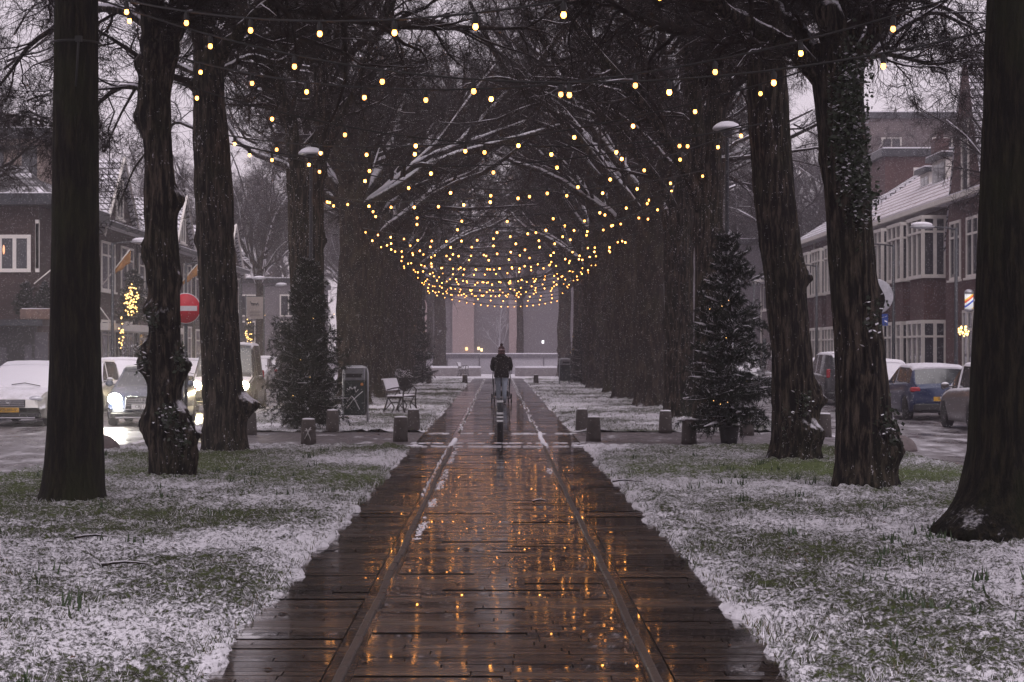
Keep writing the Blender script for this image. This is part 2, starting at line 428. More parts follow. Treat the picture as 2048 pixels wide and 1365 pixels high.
def lawn(name, s, y0, y1, x_in, x_out, seed):
    rows = [y0]
    while rows[-1] < y1: rows.append(min(y1, rows[-1] + max(.022, .00022 * rows[-1] ** 2)))
    rows = np.array(rows); dx = .028 if y0 < 30 else .09
    cols = np.arange(0, abs(x_out - x_in) + dx, dx)
    U, Vv = np.meshgrid(cols, rows)
    edge = .05 * fbm(Vv * 2.2, 1.7 * s, 0, seed) + .03 * fbm(Vv * 9, 4.4, 0, seed)
    t = np.clip(1 - U / .5, 0, 1)
    X = s * (abs(x_in) + U + edge * t); Z = .012 + .026 * fbm(X * 5, Vv * 4, 0, seed) + .024 * fbm(X * 17, Vv * 13, 0, seed + 3) + .03 * np.clip(U / .25, 0, 1)
    Z = np.where(U < dx * .5, -.01, np.maximum(Z, .006))
    nr, nc = U.shape
    V = np.stack([X, Vv, Z], -1).reshape(-1, 3)
    i = np.arange(nr - 1)[:, None] * nc + np.arange(nc - 1)[None]
    Q = np.stack([i, i + 1, i + nc + 1, i + nc], -1).reshape(-1, 4)
    if s < 0: Q = Q[:, ::-1]
    o = mobj(name, np_mesh(name, V, Q, True), LAWN); return struct(name, o)
for s in (-1, 1):
    lawn('lawn', s, 7.2, CP0, PW, 6.3, 11 + s)
    lawn('lawn', s, CP1, END, PW, 6.3, 21 + s)
    for (a, b) in ((-20, 7.2),): sheet('lawn', s * PW, s * 6.3, a, b, .02, LAWN)

def stuff(o, label, cat):
    o['kind'] = 'stuff'; o['label'] = label; o['category'] = cat; return o
rng = np.random.default_rng(5)
# grass blades
def blades(n, ymin, ymax, hmin, hmax, wd, seed):
    r = np.random.default_rng(seed)
    u = r.random(n * 3); Y = ymin * (ymax / ymin) ** (u ** .9); X = (PW + .02 + r.random(n * 3) * 4.8) * r.choice([-1, 1], n * 3)
    keep = (np.abs(X) < .29 * Y + .6) & (fbm(X * 2.1, Y * 1.6, 0, 4) + r.random(n * 3) * .9 > .25)
    X, Y = X[keep][:n], Y[keep][:n]; n = len(X)
    H = hmin + (hmax - hmin) * r.random(n) ** 2; a = r.random(n) * 2 * PI; lean = H * (.3 + .9 * r.random(n))
    b = r.random(n) * 2 * PI; W = wd * (.6 + .8 * r.random(n))
    p0 = np.stack([X - np.cos(a) * W, Y - np.sin(a) * W, np.full(n, .012)], -1)
    p1 = np.stack([X + np.cos(a) * W, Y + np.sin(a) * W, np.full(n, .012)], -1)
    p2 = np.stack([X + np.cos(b) * lean, Y + np.sin(b) * lean, .025 + H], -1)
    V = np.stack([p0, p1, p2], 1).reshape(-1, 3); Q = np.arange(3 * n).reshape(-1, 3)
    return np_mesh('grass', V, Q, False, r.choice([0, 0, 2, 1, 2, 0], n))
GR = pmat('grass_green', (.045, .06, .02), .7, 0, .4, 3); GR2 = pmat('grass_dead', (.11, .085, .05), .8, 0, .4, 3)
stuff(mobj('grass', blades(110000, 7.3, 33, .015, .06, .004, 3), [GR, GR2, SNOWM]), 'short grass blades poking through thin snow', 'grass')
stuff(mobj('grass', blades(40000, 39.4, 100, .03, .07, .010, 8), [GR, GR2, SNOWM]), 'short grass beyond the cross path', 'grass')
# coarse green shoots in clumps
def shoots():
    r = np.random.default_rng(77); V = []; Q = []
    for c in range(150):
        Y = 9 * (32 / 9) ** r.random(); s = r.choice([-1, 1]); X = s * (1.7 + 4.4 * r.random() ** .8)
        if r.random() < .35: X = s * (2.5 + 1.5 * r.random())
        for k in range(r.integers(4, 12)):
            x = X + r.normal() * .04; y = Y + r.normal() * .04; h = .05 + .08 * r.random(); a = r.random() * 6.3; l = h * r.random() * .5; ww = .007
            b = len(V); V += [(x - ww, y, .02), (x + ww, y, .02), (x + l * math.cos(a) * .5 + ww, y, h * .6), (x + l * math.cos(a) * .5 - ww, y, h * .6), (x + l * math.cos(a), y + l * math.sin(a), h + .02)]
            Q += [(b, b + 1, b + 2, b + 3), (b + 3, b + 2, b + 4, b + 4)]
    me = bpy.data.meshes.new('bulb_shoots'); me.from_pydata(V, [], [q[:3] if q[2] == q[3] else q for q in Q]); me.update()
    return me
stuff(mobj('bulb_shoots', shoots(), pmat('dark_green_shoot', (.03, .055, .018), .6)), 'dark green bulb shoots scattered through the snowy lawn', 'plants')
def scatter_leaves():
    r = np.random.default_rng(31); n = 150; V = []; Q = []
    for i in range(n):
        Y = 9 * (34 / 9) ** r.random(); X = r.choice([-1, 1]) * (.2 + 5 * r.random()); a = r.random() * 6.3; L_ = .02 + .02 * r.random()
        z = .05 if abs(X) > 1.5 else .004; b = len(V)
        for (u, v, q) in ((-1, 0, 0), (0, -.5, .3), (1, 0, .1), (0, .5, .35)):
            V.append((X + L_ * (u * math.cos(a) - v * math.sin(a)), Y + L_ * (u * math.sin(a) + v * math.cos(a)), z + q * L_))
        Q.append((b, b + 1, b + 2, b + 3))
    return np_mesh('fallen_leaves', V, Q)
stuff(mobj('fallen_leaves', scatter_leaves(), pmat('brown_leaf', (.09, .04, .02), .7)), 'small brown fallen leaves', 'leaves')
def fallen_twig(x, y, L_, a, z, label):
    b = MB(); r = random.Random(int(x * 100)); p = [Vector((-L_ / 2 + L_ * t, .06 * L_ * math.sin(t * 5), .012 + .02 * math.sin(t * 3))) for t in (0, .25, .5, .75, 1)]
    b.tube(p, [.014, .013, .011, .009, .005], 6); b.tube([p[2], p[2] + Vector((.12 * L_, .16 * L_, .02))], [.007, .003], 5)
    o = b.build('fallen_branch', BARK); o.location = (x, y, z); o.rotation_euler = (0, 0, a); return tag(o, label, 'fallen branch', 'broken branches on the ground')
fallen_twig(PX(250, 14.4), 14.4, .33, .2, .045, 'bent snow-dusted stick on the left lawn, nearer the path')
fallen_twig(PX(190, 16.5), 16.5, .34, .1, .045, 'straight snow-topped stick on the left lawn below the smooth mossy trunk')
fallen_twig(PX(1080, 21), 21, .16, .05, .004, 'small dark twig lying on the wet path')
fallen_twig(PX(1250, 23.5), 23.5, .3, -.2, .05, 'thin forked twig at the right edge of the path')
# snow lying in the joints of the path
def snow_strips():
    r = np.random.default_rng(9); V = []; F_ = []
    def patch(x, y, hw, hl, h=.012):
        n = 7; b = len(V); hw *= 1.0; hl *= 1.0
        for k in range(n):
            a = 2 * PI * k / n; q = .75 + .4 * r.random()
            V.append((x + math.cos(a) * hw * q, y + math.sin(a) * hl * q, .002))
        for k in range(n):
            a = 2 * PI * k / n; V.append((x + math.cos(a) * hw * .6, y + math.sin(a) * hl * .7, h + .004 * r.random()))
        F_.append(tuple(range(b + n, b + 2 * n)))
        for k in range(n): F_.append((b + k, b + (k + 1) % n, b + n + (k + 1) % n, b + n + k))
    for y in np.arange(CP0 + .1, CP1 - .1, .14):
        if y < 36.4: patch(-.80 + .05 * (y - CP0) / 5 + r.normal() * .008, y, .045, .12, .02)
        patch(.80 + .012 * math.sin(y) + r.normal() * .008, y, .04, .12, .02)
    for y in np.arange(9.0, 33, .16):
        for s in (-1, 1):
            pr = .45 if y > 26 else (.2 if y > 17 else -1)
            if s > 0: pr = pr * .55 if y > 24 else -1
            if vnoise(y * .9, 5.5 * s) + r.random() * .8 > .9 - pr:
                [patch(s * (.69 + r.normal() * .02), y + r.normal() * .06, .004 + .012 * r.random(), .01 + .03 * r.random(), .0035) for _ in range(7)]
            if y > 22 and s < 0 and r.random() < .5: patch(-.84 + r.normal() * .01, y, .014, .1, .008)
    for y in np.arange(40, 116, .3):
        for s in (-1, 1):
            if r.random() < .5: patch(s * (.78 + r.normal() * .03), y, .025, .22, .012)
    for i in range(120):                                   # rows of snow caught across the crossing
        yy = r.choice([CP0 + .05, CP1 - .5, CP0 + 1.2]); patch(r.uniform(-1.5, 1.5), yy + r.normal() * .05, .04 + .05 * r.random(), .03, .008)
    for i in range(60): patch(r.choice([-1, 1]) * r.uniform(1.3, 2.0), r.uniform(CP0, CP0 + .6), .03 + .05 * r.random(), .05, .01)
    me = bpy.data.meshes.new('snow_patches'); me.from_pydata(V, [], F_); me.update(); return me
stuff(mobj('snow_patches', snow_strips(), SNOWM), 'thin strips of snow left in the joints of the path', 'snow')

# ------------------------------------------------------------------ trees
def unit(v): return v / np.maximum(np.linalg.norm(v, axis=-1, keepdims=True), 1e-9)
def np_tubes(P, Rr, S):
    """P (N,K,3) poly-lines, Rr (N,K) -> verts, quads"""
    N_, K, _ = P.shape
    T = np.empty_like(P); T[:, 1:-1] = P[:, 2:] - P[:, :-2]; T[:, 0] = P[:, 1] - P[:, 0]; T[:, -1] = P[:, -1] - P[:, -2]
    T = unit(T); ref = np.where(np.abs(T[:, :1, 2:3]) > .8, np.array([1., 0, 0]), np.array([0, 0, 1.]))
    A = unit(np.cross(T, np.broadcast_to(ref, T.shape))); B_ = np.cross(A, T)
    th = np.arange(S) * 2 * PI / S
    V = P[:, :, None] + Rr[:, :, None, None] * (A[:, :, None] * np.cos(th)[None, None, :, None] + B_[:, :, None] * np.sin(th)[None, None, :, None])
    base = (np.arange(N_)[:, None, None] * K + np.arange(K - 1)[None, :, None]) * S
    k = np.arange(S)[None, None]; k2 = (k + 1) % S
    Q = np.stack([base + k, base + k2, base + S + k2, base + S + k], -1).reshape(-1, 4)
    return V.reshape(-1, 3), Q[:, ::-1]
def join(parts):
    V = []; Q = []; b = 0
    for v, q in parts: V.append(v); Q.append(q + b); b += len(v)
    return np.concatenate(V), np.concatenate(Q)
def children(P, Rr, n, lr, ang, trop, r, K, rr=.55, tmin=.2, wig=.25, tip=.25, rmin=.003, lmin=0.0):
    """n side branches on every poly-line; all vectorised"""
    N_, KP, _ = P.shape
    plen = np.linalg.norm(np.diff(P, axis=1), axis=-1).sum(1)
    t = tmin + (1 - tmin) * (np.arange(n)[None] + r.random((N_, n))) / n
    ft = t * (KP - 1); i = np.minimum(ft.astype(int), KP - 2); f = (ft - i)[..., None]
    idx = np.arange(N_)[:, None]
    p0 = P[idx, i] * (1 - f) + P[idx, i + 1] * f
    d = unit(P[idx, i + 1] - P[idx, i]); rad = Rr[idx, i] * (1 - f[..., 0]) + Rr[idx, i + 1] * f[..., 0]
    q = unit(np.cross(d, r.normal(size=d.shape)))
    a = np.radians(ang[0] + (ang[1] - ang[0]) * r.random((N_, n)))[..., None]
    D = unit(d * np.cos(a) + q * np.sin(a) + np.array([0, 0, trop]))
    Ln = np.maximum(plen[:, None] * lr * (.55 + .8 * r.random((N_, n))) * (1.15 - .6 * t), lmin)
    p0 = p0.reshape(-1, 3); D = D.reshape(-1, 3); Ln = Ln.ravel(); r0 = np.maximum((rad * rr).ravel(), rmin)
    M = len(p0); out = np.empty((M, K, 3)); out[:, 0] = p0; cur = D
    for k in range(1, K):
        cur = unit(cur + wig * r.normal(size=cur.shape) + np.array([0, 0, trop * .35]))
        out[:, k] = out[:, k - 1] + cur * (Ln / (K - 1))[:, None]
    rad = r0[:, None] * np.linspace(1, tip, K)[None]
    return out, np.maximum(rad, rmin * .6)

def limb_snow(r, sets):
    out = []
    for P, Rr in sets:
        N_, K = Rr.shape; k2 = 3 * (K - 1) + 1; s_ = np.linspace(0, K - 1, k2); i = np.minimum(s_.astype(int), K - 2); f = (s_ - i)[None, :, None]
        p = P[:, i] * (1 - f) + P[:, i + 1] * f; rr = Rr[:, i] * (1 - f[..., 0]) + Rr[:, i + 1] * f[..., 0]
        flat = 1 - np.abs(unit(np.gradient(p, axis=1))[..., 2]) ** 2
        q = np.clip(.25 + .9 * r.random((N_, k2)) * flat, .0, 1)
        rs_ = rr * .46 * q + .003 * q; p = p + np.stack([0 * rr, 0 * rr, rr * .78 + .002], -1)
        out.append(np_tubes(p, rs_, 5))
    return join(out)
def limb_lines(r, n, h0, spread=6.0):
    P = np.empty((n, 9, 3))
    for i in range(n):
        a = 2 * PI * (i + .6 * r.random()) / n; el = R(r.uniform(18, 66)); L_ = r.uniform(6.0, 9.0)
        cur = np.array([math.cos(a) * math.cos(el), math.sin(a) * math.cos(el), math.sin(el)])
        p = np.array([0, 0, h0 - r.random() * 1.8]); P[i, 0] = p
        for k in range(1, 9):
            cur = cur + r.normal(size=3) * .13 + np.array([0, 0, .05 if k < 4 else -.03]); cur /= np.linalg.norm(cur)
            p = p + cur * L_ / 8; P[i, k] = p
    return P
def crown_mesh(name, seed, h0=6.5, nl=6, c1=10, c2=8, c3=7, c4=6):
    r = np.random.default_rng(seed)
    L0 = limb_lines(r, nl, h0); R0 = np.linspace(.17, .055, 9)[None] * (.8 + .4 * r.random((nl, 1)))
    L1, R1 = children(L0, R0, c1, .42, (35, 65), .12, r, 7, .55, .15, .2)
    L2, R2 = children(L1, R1, c2, .5, (35, 70), .0, r, 6, .55, .15, .25)
    L3, R3 = children(L2, R2, c3, .52, (30, 70), -.05, r, 5, .55, .15, .25, rmin=.0062)
    L4, R4 = children(L3, R3, c4, .6, (25, 60), -.08, r, 4, .6, .1, .16, rmin=.0044, lmin=.30)
    limbs = np_tubes(L0, R0, 8); snow = limb_snow(r, [(L0, R0), (L1[::2], R1[::2])])
    V, Q = join([np_tubes(L1, R1, 6), np_tubes(L2, R2, 4), np_tubes(L3, R3, 3), np_tubes(L4, R4, 3)])
    return limbs, (V, Q), snow

def trunk_rows(prof, dz=.07):
    """prof rows (z, cx, cy, r) sorted by z -> resampled"""
    prof = sorted(prof); zs = [p[0] for p in prof]
    z = np.arange(zs[0], zs[-1] + dz, dz); z[-1] = zs[-1]
    return z, *[np.interp(z, zs, [p[i] for p in prof]) for i in (1, 2, 3)]
def trunk_verts(prof, seed, S=40, dz=.07, burls=(), rough=.05, flare=.35, lobes=5):
    z, cx, cy, rr = trunk_rows(prof, dz)
    th = np.arange(S) * 2 * PI / S; TH, Z = np.meshgrid(th, z)
    C, Sn = np.cos(TH), np.sin(TH); RR = rr[:, None] * np.ones_like(TH)
    circ = RR.mean()
    RR = RR * (1 + rough * .9 * fbm(C * circ * 24, Sn * circ * 24, Z * 2.2, seed) + rough * 1.3 * fbm(C * 1.5, Sn * 1.5, Z * 1.3, seed + 5))
    RR += flare * rr[0] * .35 * np.exp(-np.maximum(Z - z[0], 0) / .16) * (1 + .8 * np.cos(lobes * TH + seed + .7 * np.sin(TH * 2)))
    for (bz, bth, size, hh) in burls:
        dth = np.angle(np.exp(1j * (TH - bth))) * rr.mean()
        RR += hh * np.exp(-((Z - bz) ** 2 + dth ** 2) / (size ** 2)) * (1 + .35 * fbm(C * 9, Sn * 9, Z * 9, seed + 9))
    V = np.stack([cx[:, None] + C * RR, cy[:, None] + Sn * RR, Z], -1).reshape(-1, 3)
    n = len(z); i = np.arange(n - 1)[:, None] * S + np.arange(S)[None]; j = np.arange(n - 1)[:, None] * S + (np.arange(S)[None] + 1) % S
    Q = np.stack([i, j, j + S, i + S], -1).reshape(-1, 4)
    return V, Q

# shared crowns and generic trunks
NV = 4
CR = []
for v in range(NV):
    limbs, tw, sn = crown_mesh('crown', 100 + v * 13, h0=[6.3, 7.0, 6.6, 7.4][v], nl=[8, 8, 7, 8][v])
    me = np_mesh('crown', *tw, smooth=True); me.materials.append(TWIG)
    r = random.Random(v); h = [6.3, 7.0, 6.6, 7.4][v]
    prof = [(-.05, 0, 0, .44), (.25, 0, 0, .40), (1.2, .03, 0, .37), (3, -.04 + .1 * r.random(), .03, .345), (5, .05, 0, .33), (h - .6, 0, 0, .34), (h + .3, 0, 0, .17)]
    tv = trunk_verts(prof, 40 + v, 32, .1, burls=[(r.uniform(.5, 5), r.uniform(0, 6.3), .2, .1) for _ in range(3)], rough=.05)
    lv = limbs
    V, Q = join([tv, lv]); mt = np_mesh('trunk', V, Q, smooth=True); mt.materials.append(BARK_FAR)
    ms = np_mesh('snow', *sn, smooth=True); ms.materials.append(SNOWM); CR.append((mt, me, ms))
def generic_tree(x, y, v, rz, label, sc=1.0, wide=1.0, group='bare trees lining the path', name='bare_tree', z=0.0):
    t = thing(name, label, 'tree', (x, y, z), rz, group)
    for nm, me in (('trunk', CR[v][0]), ('crown', CR[v][1]), ('snow', CR[v][2])):
        o = link(bpy.data.objects.new(nm, me), t)
        o.scale = (sc * (wide if nm == 'trunk' else 1), sc * (wide if nm == 'trunk' else 1), sc)
    return t
ORD = ['first', 'second', 'third', 'fourth', 'fifth', 'sixth', 'seventh', 'eighth', 'ninth', 'tenth', 'eleventh', 'twelfth', 'thirteenth', 'fourteenth', 'fifteenth']

def px_tree(Y, rows, label, seed, burls=(), mat=None, limbs=(), crown=None, crot=0, base_px=None, cz=0.0, flare=.35, rough=.05, sub=(7, 6, 5, 4), yoff=0.0, tree_name='bare_tree', cscale=1.0):
    """a near tree whose trunk outline is read off the photograph rows (y, x_left, x_right); depth Y"""
    xb = (rows[0][1] + rows[0][2]) / 2; X0 = PX(xb, Y)
    t = thing(tree_name, label, 'tree', (X0, Y, 0), 0, 'bare trees lining the path')
    prof = []
    for (yy, xl, xr) in rows:
        z = PZ(yy, Y); prof.append((max(z, -.05) if yy != rows[0][0] else -.05, PX((xl + xr) / 2, Y) - X0, 0, (xr - xl) / 2 * Y / F))
    bl = []
    for (bx, by, th, size, hh) in burls:
        bl.append((PZ(by, Y), th, size, hh))
    parts = [trunk_verts(prof, seed, 112, .035, bl, rough, flare)]
    r = np.random.default_rng(seed)
    branch_parts = []; snl = []
    for (pts, r0, r1, extra) in limbs:        # pts: (x px, y px, depth offset)
        P = np.array([(PX(a, Y + d) - X0, d, PZ(b, Y + d)) for a, b, d in pts])
        K = 14; s_ = np.linspace(0, len(P) - 1, K); Pi = np.stack([np.interp(s_, np.arange(len(P)), P[:, j]) for j in range(3)], -1)
        Pi[1:-1] = (Pi[:-2] + 2 * Pi[1:-1] + Pi[2:]) / 4
        Pi = Pi[None] + 0; Pi[0, 1:] += r.normal(size=(K - 1, 3)) * r0 * .12
        Rr = np.linspace(r0, r1, K)[None]
        parts.append(np_tubes(Pi, Rr, 12)); snl.append(limb_snow(r, [(Pi, Rr)]))
        if extra:
            a1, b1 = children(Pi, Rr, sub[0] + extra, .34, (35, 65), .05, r, 7, .42, .2, .22)
            a2, b2 = children(a1, b1, sub[1], .5, (35, 70), -.03, r, 5, .55, .15, .25, rmin=.004)
            a3, b3 = children(a2, b2, sub[2], .5, (30, 65), -.06, r, 4, .55, .15, .25, rmin=.004)
            a4, b4 = children(a3, b3, sub[3], .55, (30, 60), -.06, r, 4, .6, .15, .25, rmin=.0035, lmin=.15)
            snl.append(limb_snow(r, [(a1[::2], b1[::2])])); branch_parts += [np_tubes(a1, b1, 6), np_tubes(a2, b2, 4), np_tubes(a3, b3, 3), np_tubes(a4, b4, 3)]
    V, Q = join(parts)
    mobj('trunk', np_mesh('trunk', V, Q, smooth=True), mat or BARK, t)
    if branch_parts:
        V, Q = join(branch_parts); mobj('branches', np_mesh('branches', V, Q, smooth=True), TWIG, t)
    if snl: mobj('snow', np_mesh('snow', *join(snl), smooth=True), SNOWM, t)
    if crown is not None:
        o = link(bpy.data.objects.new('crown', CR[crown][1]), t); o.rotation_euler = (0, 0, crot)
        o.location = (prof[-1][1], 0, cz); o.scale = (cscale,) * 3
    return t

# left row, near
tA = px_tree(21.1, [(1005, 78, 212), (975, 84, 208), (930, 90, 208), (850, 95, 206), (700, 100, 201), (500, 103, 198), (300, 105, 197), (0, 110, 195), (-300, 112, 190)],
        'smooth straight mossy trunk with a black strap, standing nearest the left street', 3, mat=BARK_MOSS, crown=0, crot=.4, rough=.018, flare=.25, cz=.0)
px_tree(25.3, [(955, 300, 382), (910, 300, 380), (860, 296, 366), (800, 296, 360), (740, 300, 360), (650, 300, 360), (500, 292, 356), (400, 290, 352), (300, 290, 344), (200, 280, 342), (140, 278, 350), (90, 290, 345)],
        'knobbly trunk covered in burls, left of the no-entry sign', 8,
        burls=[(0, 870, -.25, .18, .17), (0, 850, 3.4, .2, .09), (0, 730, PI + .1, .16, .14), (0, 735, -.1, .17, .13), (0, 830, -.7, .16, .14), (0, 640, -1.6, .14, .1), (0, 620, -2.6, .12, .08), (0, 400, -.05, .13, .11),
               (0, 500, PI, .14, .07), (0, 240, PI, .16, .1), (0, 560, -.2, .12, .05), (0, 120, PI - .2, .15, .08), (0, 905, -1.2, .2, .08), (0, 780, -1.5, .14, .08), (0, 930, 0, .16, .06), (0, 690, PI, .1, .08)],
        limbs=[([(318, 150, 0), (300, 60, 0), (305, -10, 0), (290, -200, .6)], .17, .12, 3), ([(310, 60, .2), (230, 10, 1), (140, 30, 2), (60, 90, 3), (0, 170, 4)], .07, .02, 6), ([(300, 180, .3), (240, 170, 1.5), (170, 230, 3), (100, 330, 4)], .045, .012, 6), ([(322, 150, 0), (338, 95, -.1), (352, 40, 0), (362, -20, .2), (390, -160, 0)], .15, .11, 3)],
        crown=1, crot=1.4, rough=.09, sub=(9, 7, 6, 5))
px_tree(31.5, [(905, 408, 498), (870, 410, 492), (800, 408, 488), (700, 403, 480), (600, 399, 474), (500, 395, 470), (400, 390, 467), (300, 387, 460), (200, 387, 450), (100, 387, 446), (60, 392, 440)],
        'tall tapering trunk right of the no-entry sign, forking at the top', 15,
        burls=[(0, 812, -.2, .16, .2), (0, 480, PI, .12, .05), (0, 170, -1.2, .2, .06), (0, 640, -1.6, .1, .05), (0, 865, PI, .15, .05)],
        limbs=[([(412, 90, 0), (404, 40, 0), (398, -20, 0), (380, -200, 0)], .19, .13, 4), ([(432, 130, 0), (452, 95, -.2), (490, 55, -.5), (525, 20, -.7), (575, -25, -1), (680, -120, -1.5)], .13, .06, 6),
               ([(400, 150, .3), (330, 120, 1.5), (260, 190, 3), (210, 300, 4)], .05, .012, 7), ([(395, 260, .2), (350, 240, 2), (270, 330, 4), (235, 420, 5)], .035, .01, 5), ([(425, 150, .2), (500, 110, .8), (560, 130, 1.5), (610, 60, 2.4)], .06, .02, 3)],
        crown=2, crot=2.2, rough=.05)
# right row, near
px_tree(17.1, [(1078, 1884, 2140), (1030, 1905, 2120), (980, 1922, 2110), (900, 1936, 2100), (700, 1945, 2095), (400, 1960, 2090), (0, 1974, 2090), (-300, 1980, 2090)],
        'massive dark trunk with snow on its roots, right foreground', 23, mat=BARK_MOSS, crown=3, crot=.9, rough=.022, flare=.55,
        burls=[(0, 1062, PI + .45, .16, .16), (0, 1045, PI + .8, .12, .1), (0, 1068, -1.9, .12, .08)])
px_tree(23.2, [(978, 1668, 1793), (930, 1670, 1785), (880, 1670, 1780), (800, 1672, 1776), (700, 1670, 1768), (600, 1664, 1758), (500, 1657, 1750), (400, 1650, 1743), (300, 1641, 1733), (200, 1631, 1724), (130, 1622, 1722), (90, 1630, 1722)],
        'ivy-clad trunk with thick snowy limbs, second tree on the right', 31,
        burls=[(0, 905, -.3, .2, .1), (0, 860, -.1, .15, .06), (0, 600, 0, .12, .07), (0, 880, -1.0, .16, .08), (0, 760, -1.6, .12, .04), (0, 320, PI, .15, .03)],
        limbs=[([(1650, 170, 0), (1612, 120, -.1), (1560, 85, -.3), (1500, 45, -.5), (1452, 25, -.7), (1425, -5, -1), (1380, -90, -1.4)], .125, .07, 5),
               ([(1690, 150, 0), (1668, 60, 0), (1650, -10, 0), (1640, -160, .5)], .19, .14, 4),
               ([(1700, 150, 0), (1700, 60, .2), (1696, -20, .4), (1720, -200, .8)], .16, .1, 3),
               ([(1705, 130, 0), (1735, 95, -.1), (1752, 60, -.1), (1752, 25, 0), (1738, -10, 0), (1750, -120, .2)], .105, .08, 3),
               ([(1715, 140, .3), (1790, 60, 1.5), (1870, 20, 3), (1950, 60, 4)], .06, .015, 8), ([(1712, 120, .3), (1780, 105, 1.2), (1860, 130, 2.2), (1945, 120, 3.2)], .045, .012, 9), ([(1700, 60, .5), (1800, -10, 2), (1900, 20, 4), (1960, 60, 5)], .06, .015, 8), ([(1640, 130, .2), (1600, 60, .4), (1550, 10, .6), (1500, -50, .8)], .1, .06, 3)],
        crown=0, crot=3.0, rough=.06)
px_tree(29.1, [(922, 1536, 1641), (880, 1545, 1635), (820, 1548, 1630), (700, 1543, 1622), (600, 1534, 1612), (500, 1520, 1602), (400, 1508, 1592), (300, 1501, 1582), (150, 1497, 1572), (0, 1505, 1568), (-200, 1510, 1560)],
        'leaning trunk beside the right-hand fir, third on the right', 47,
        burls=[(0, 800, -.15, .17, .14), (0, 770, -.1, .1, .05), (0, 560, -.05, .1, .1), (0, 860, -1.2, .22, .11), (0, 870, -.6, .14, .08), (0, 540, -.6, .18, .05)],
        limbs=[([(1535, 60, 0), (1500, 90, -.3), (1460, 60, -.8), (1410, 20, -1.2), (1360, -60, -2)], .08, .04, 5), ([(1540, 30, 0), (1580, -30, 0), (1600, -100, .3)], .12, .08, 3)],
        crown=1, crot=4.2, rough=.06)
# right row, just beyond the cross path: hero limbs reaching over the path
px_tree(40.5, [(856, 1385, 1459), (800, 1388, 1452), (700, 1390, 1449), (600, 1391, 1447), (500, 1390, 1445), (400, 1387, 1447), (330, 1380, 1450)],
        'first tree beyond the cross path on the right, behind the potted fir', 52, burls=[(0, 470, PI, .15, .08)],
        limbs=[([(1420, 340, 0), (1432, 200, 0), (1440, 60, 0), (1440, -120, 0)], .24, .16, 6),
               ([(1408, 440, 0), (1368, 330, -.4), (1300, 225, -1), (1240, 160, -1.6), (1190, 95, -2.2), (1120, 20, -3), (1060, -70, -3.6)], .135, .055, 12),
               ([(1400, 380, 0), (1392, 200, -.5), (1375, 90, -1), (1350, -20, -1.4)], .15, .10, 5),
               ([(1300, 225, -1), (1260, 190, -.8), (1180, 165, -.4), (1120, 180, 0), (1050, 160, .4)], .04, .016, 5)],
        crown=2, crot=.5, rough=.05, sub=(8, 6, 5, 4), cz=1.2)
px_tree(47.5, [(837, 1325, 1391), (780, 1327, 1388), (700, 1329, 1387), (600, 1330, 1386), (500, 1329, 1386), (420, 1322, 1388)],
        'broad trunk second beyond the cross path on the right', 58, burls=[(0, 650, PI, .2, .05)],
        limbs=[([(1365, 430, 0), (1380, 300, 0), (1385, 120, 0), (1370, -60, 0)], .25, .14, 6),
               ([(1375, 470, 0), (1330, 380, -.3), (1268, 300, -.8), (1215, 240, -1.4), (1160, 190, -2), (1100, 100, -2.6), (1045, 20, -3.2)], .125, .05, 12),
               ([(1215, 240, -1.4), (1150, 215, -1), (1080, 180, -.6), (1000, 150, 0), (930, 170, .3)], .05, .018, 6),
               ([(1345, 330, 0), (1280, 260, .6), (1220, 215, 1.2), (1130, 205, 2)], .07, .025, 5)],
        crown=3, crot=2.5, rough=.05, cz=.8)
# left row, just beyond the cross path
px_tree(43.0, [(851, 585, 652), (800, 588, 650), (700, 588, 650), (600, 584, 648), (500, 578, 646), (400, 576, 646), (340, 574, 648)],
        'thick trunk behind the left-hand fir', 63, burls=[(0, 480, 0, .16, .06)],
        limbs=[([(600, 370, 0), (580, 260, 0), (560, 180, 0), (520, 100, 0), (480, 0, 0)], .17, .11, 6), ([(628, 370, 0), (650, 240, 0), (640, 120, 0), (668, -40, 0)], .21, .13, 6),
               ([(640, 330, 0), (680, 240, -.8), (720, 170, -1.2), (735, 100, -1.6), (790, 0, -2)], .11, .05, 8),
               ([(610, 290, 0), (700, 190, .5), (780, 150, 1), (850, 130, 1.6)], .05, .018, 5)],
        crown=0, crot=5.1, rough=.05, cz=.9)
generic_tree(PX(706, 58.5), 58.5, 1, .9, 'widest green mossy trunk on the left, behind the litter bin', 1.0, 1.28)
for i, (x, y, v) in enumerate([(-4.25, 67, 0), (-4.35, 75.5, 2), (-4.2, 83.5, 3), (-4.4, 91, 1), (-4.25, 99.5, 0), (-4.4, 110, 2)]):
    generic_tree(x, y, v, 1.7 * i + .3, ORD[i] + ' trunk past the mossy one in the left row, behind the bench', .97 + .05 * (i % 3), 1.12)
for i, (x, y, v) in enumerate([(4.35, 57, 2), (4.3, 66, 0), (4.4, 75, 3), (4.2, 84, 1), (4.4, 93, 2), (4.3, 104, 0)]):
    generic_tree(x, y, v, 2.1 * i + 1.1, ORD[i + 2] + ' trunk beyond the cross path in the right row', 1.0 + .04 * (i % 2), 1.15)
generic_tree(4.3, 129, 1, .4, 'lone far trunk on the right beside the far litter bin', 1.0, 1.2)
generic_tree(-4.35, 150, 3, 2.4, 'lone far trunk on the left in front of the pale wall', 1.0, 1.3)
far = [(-12, 168, 0), (-6, 176, 2), (2, 180, 1), (9, 170, 3), (15, 180, 0), (-19, 178, 1), (22, 165, 2), (-26, 160, 3)]
for i, (x, y, v) in enumerate(far):
    generic_tree(x, y, v, i * 1.3, ORD[i] + ' hazy tree from the left beyond the far wall', 1.1, .8, 'hazy trees beyond the far wall', z=-.2)
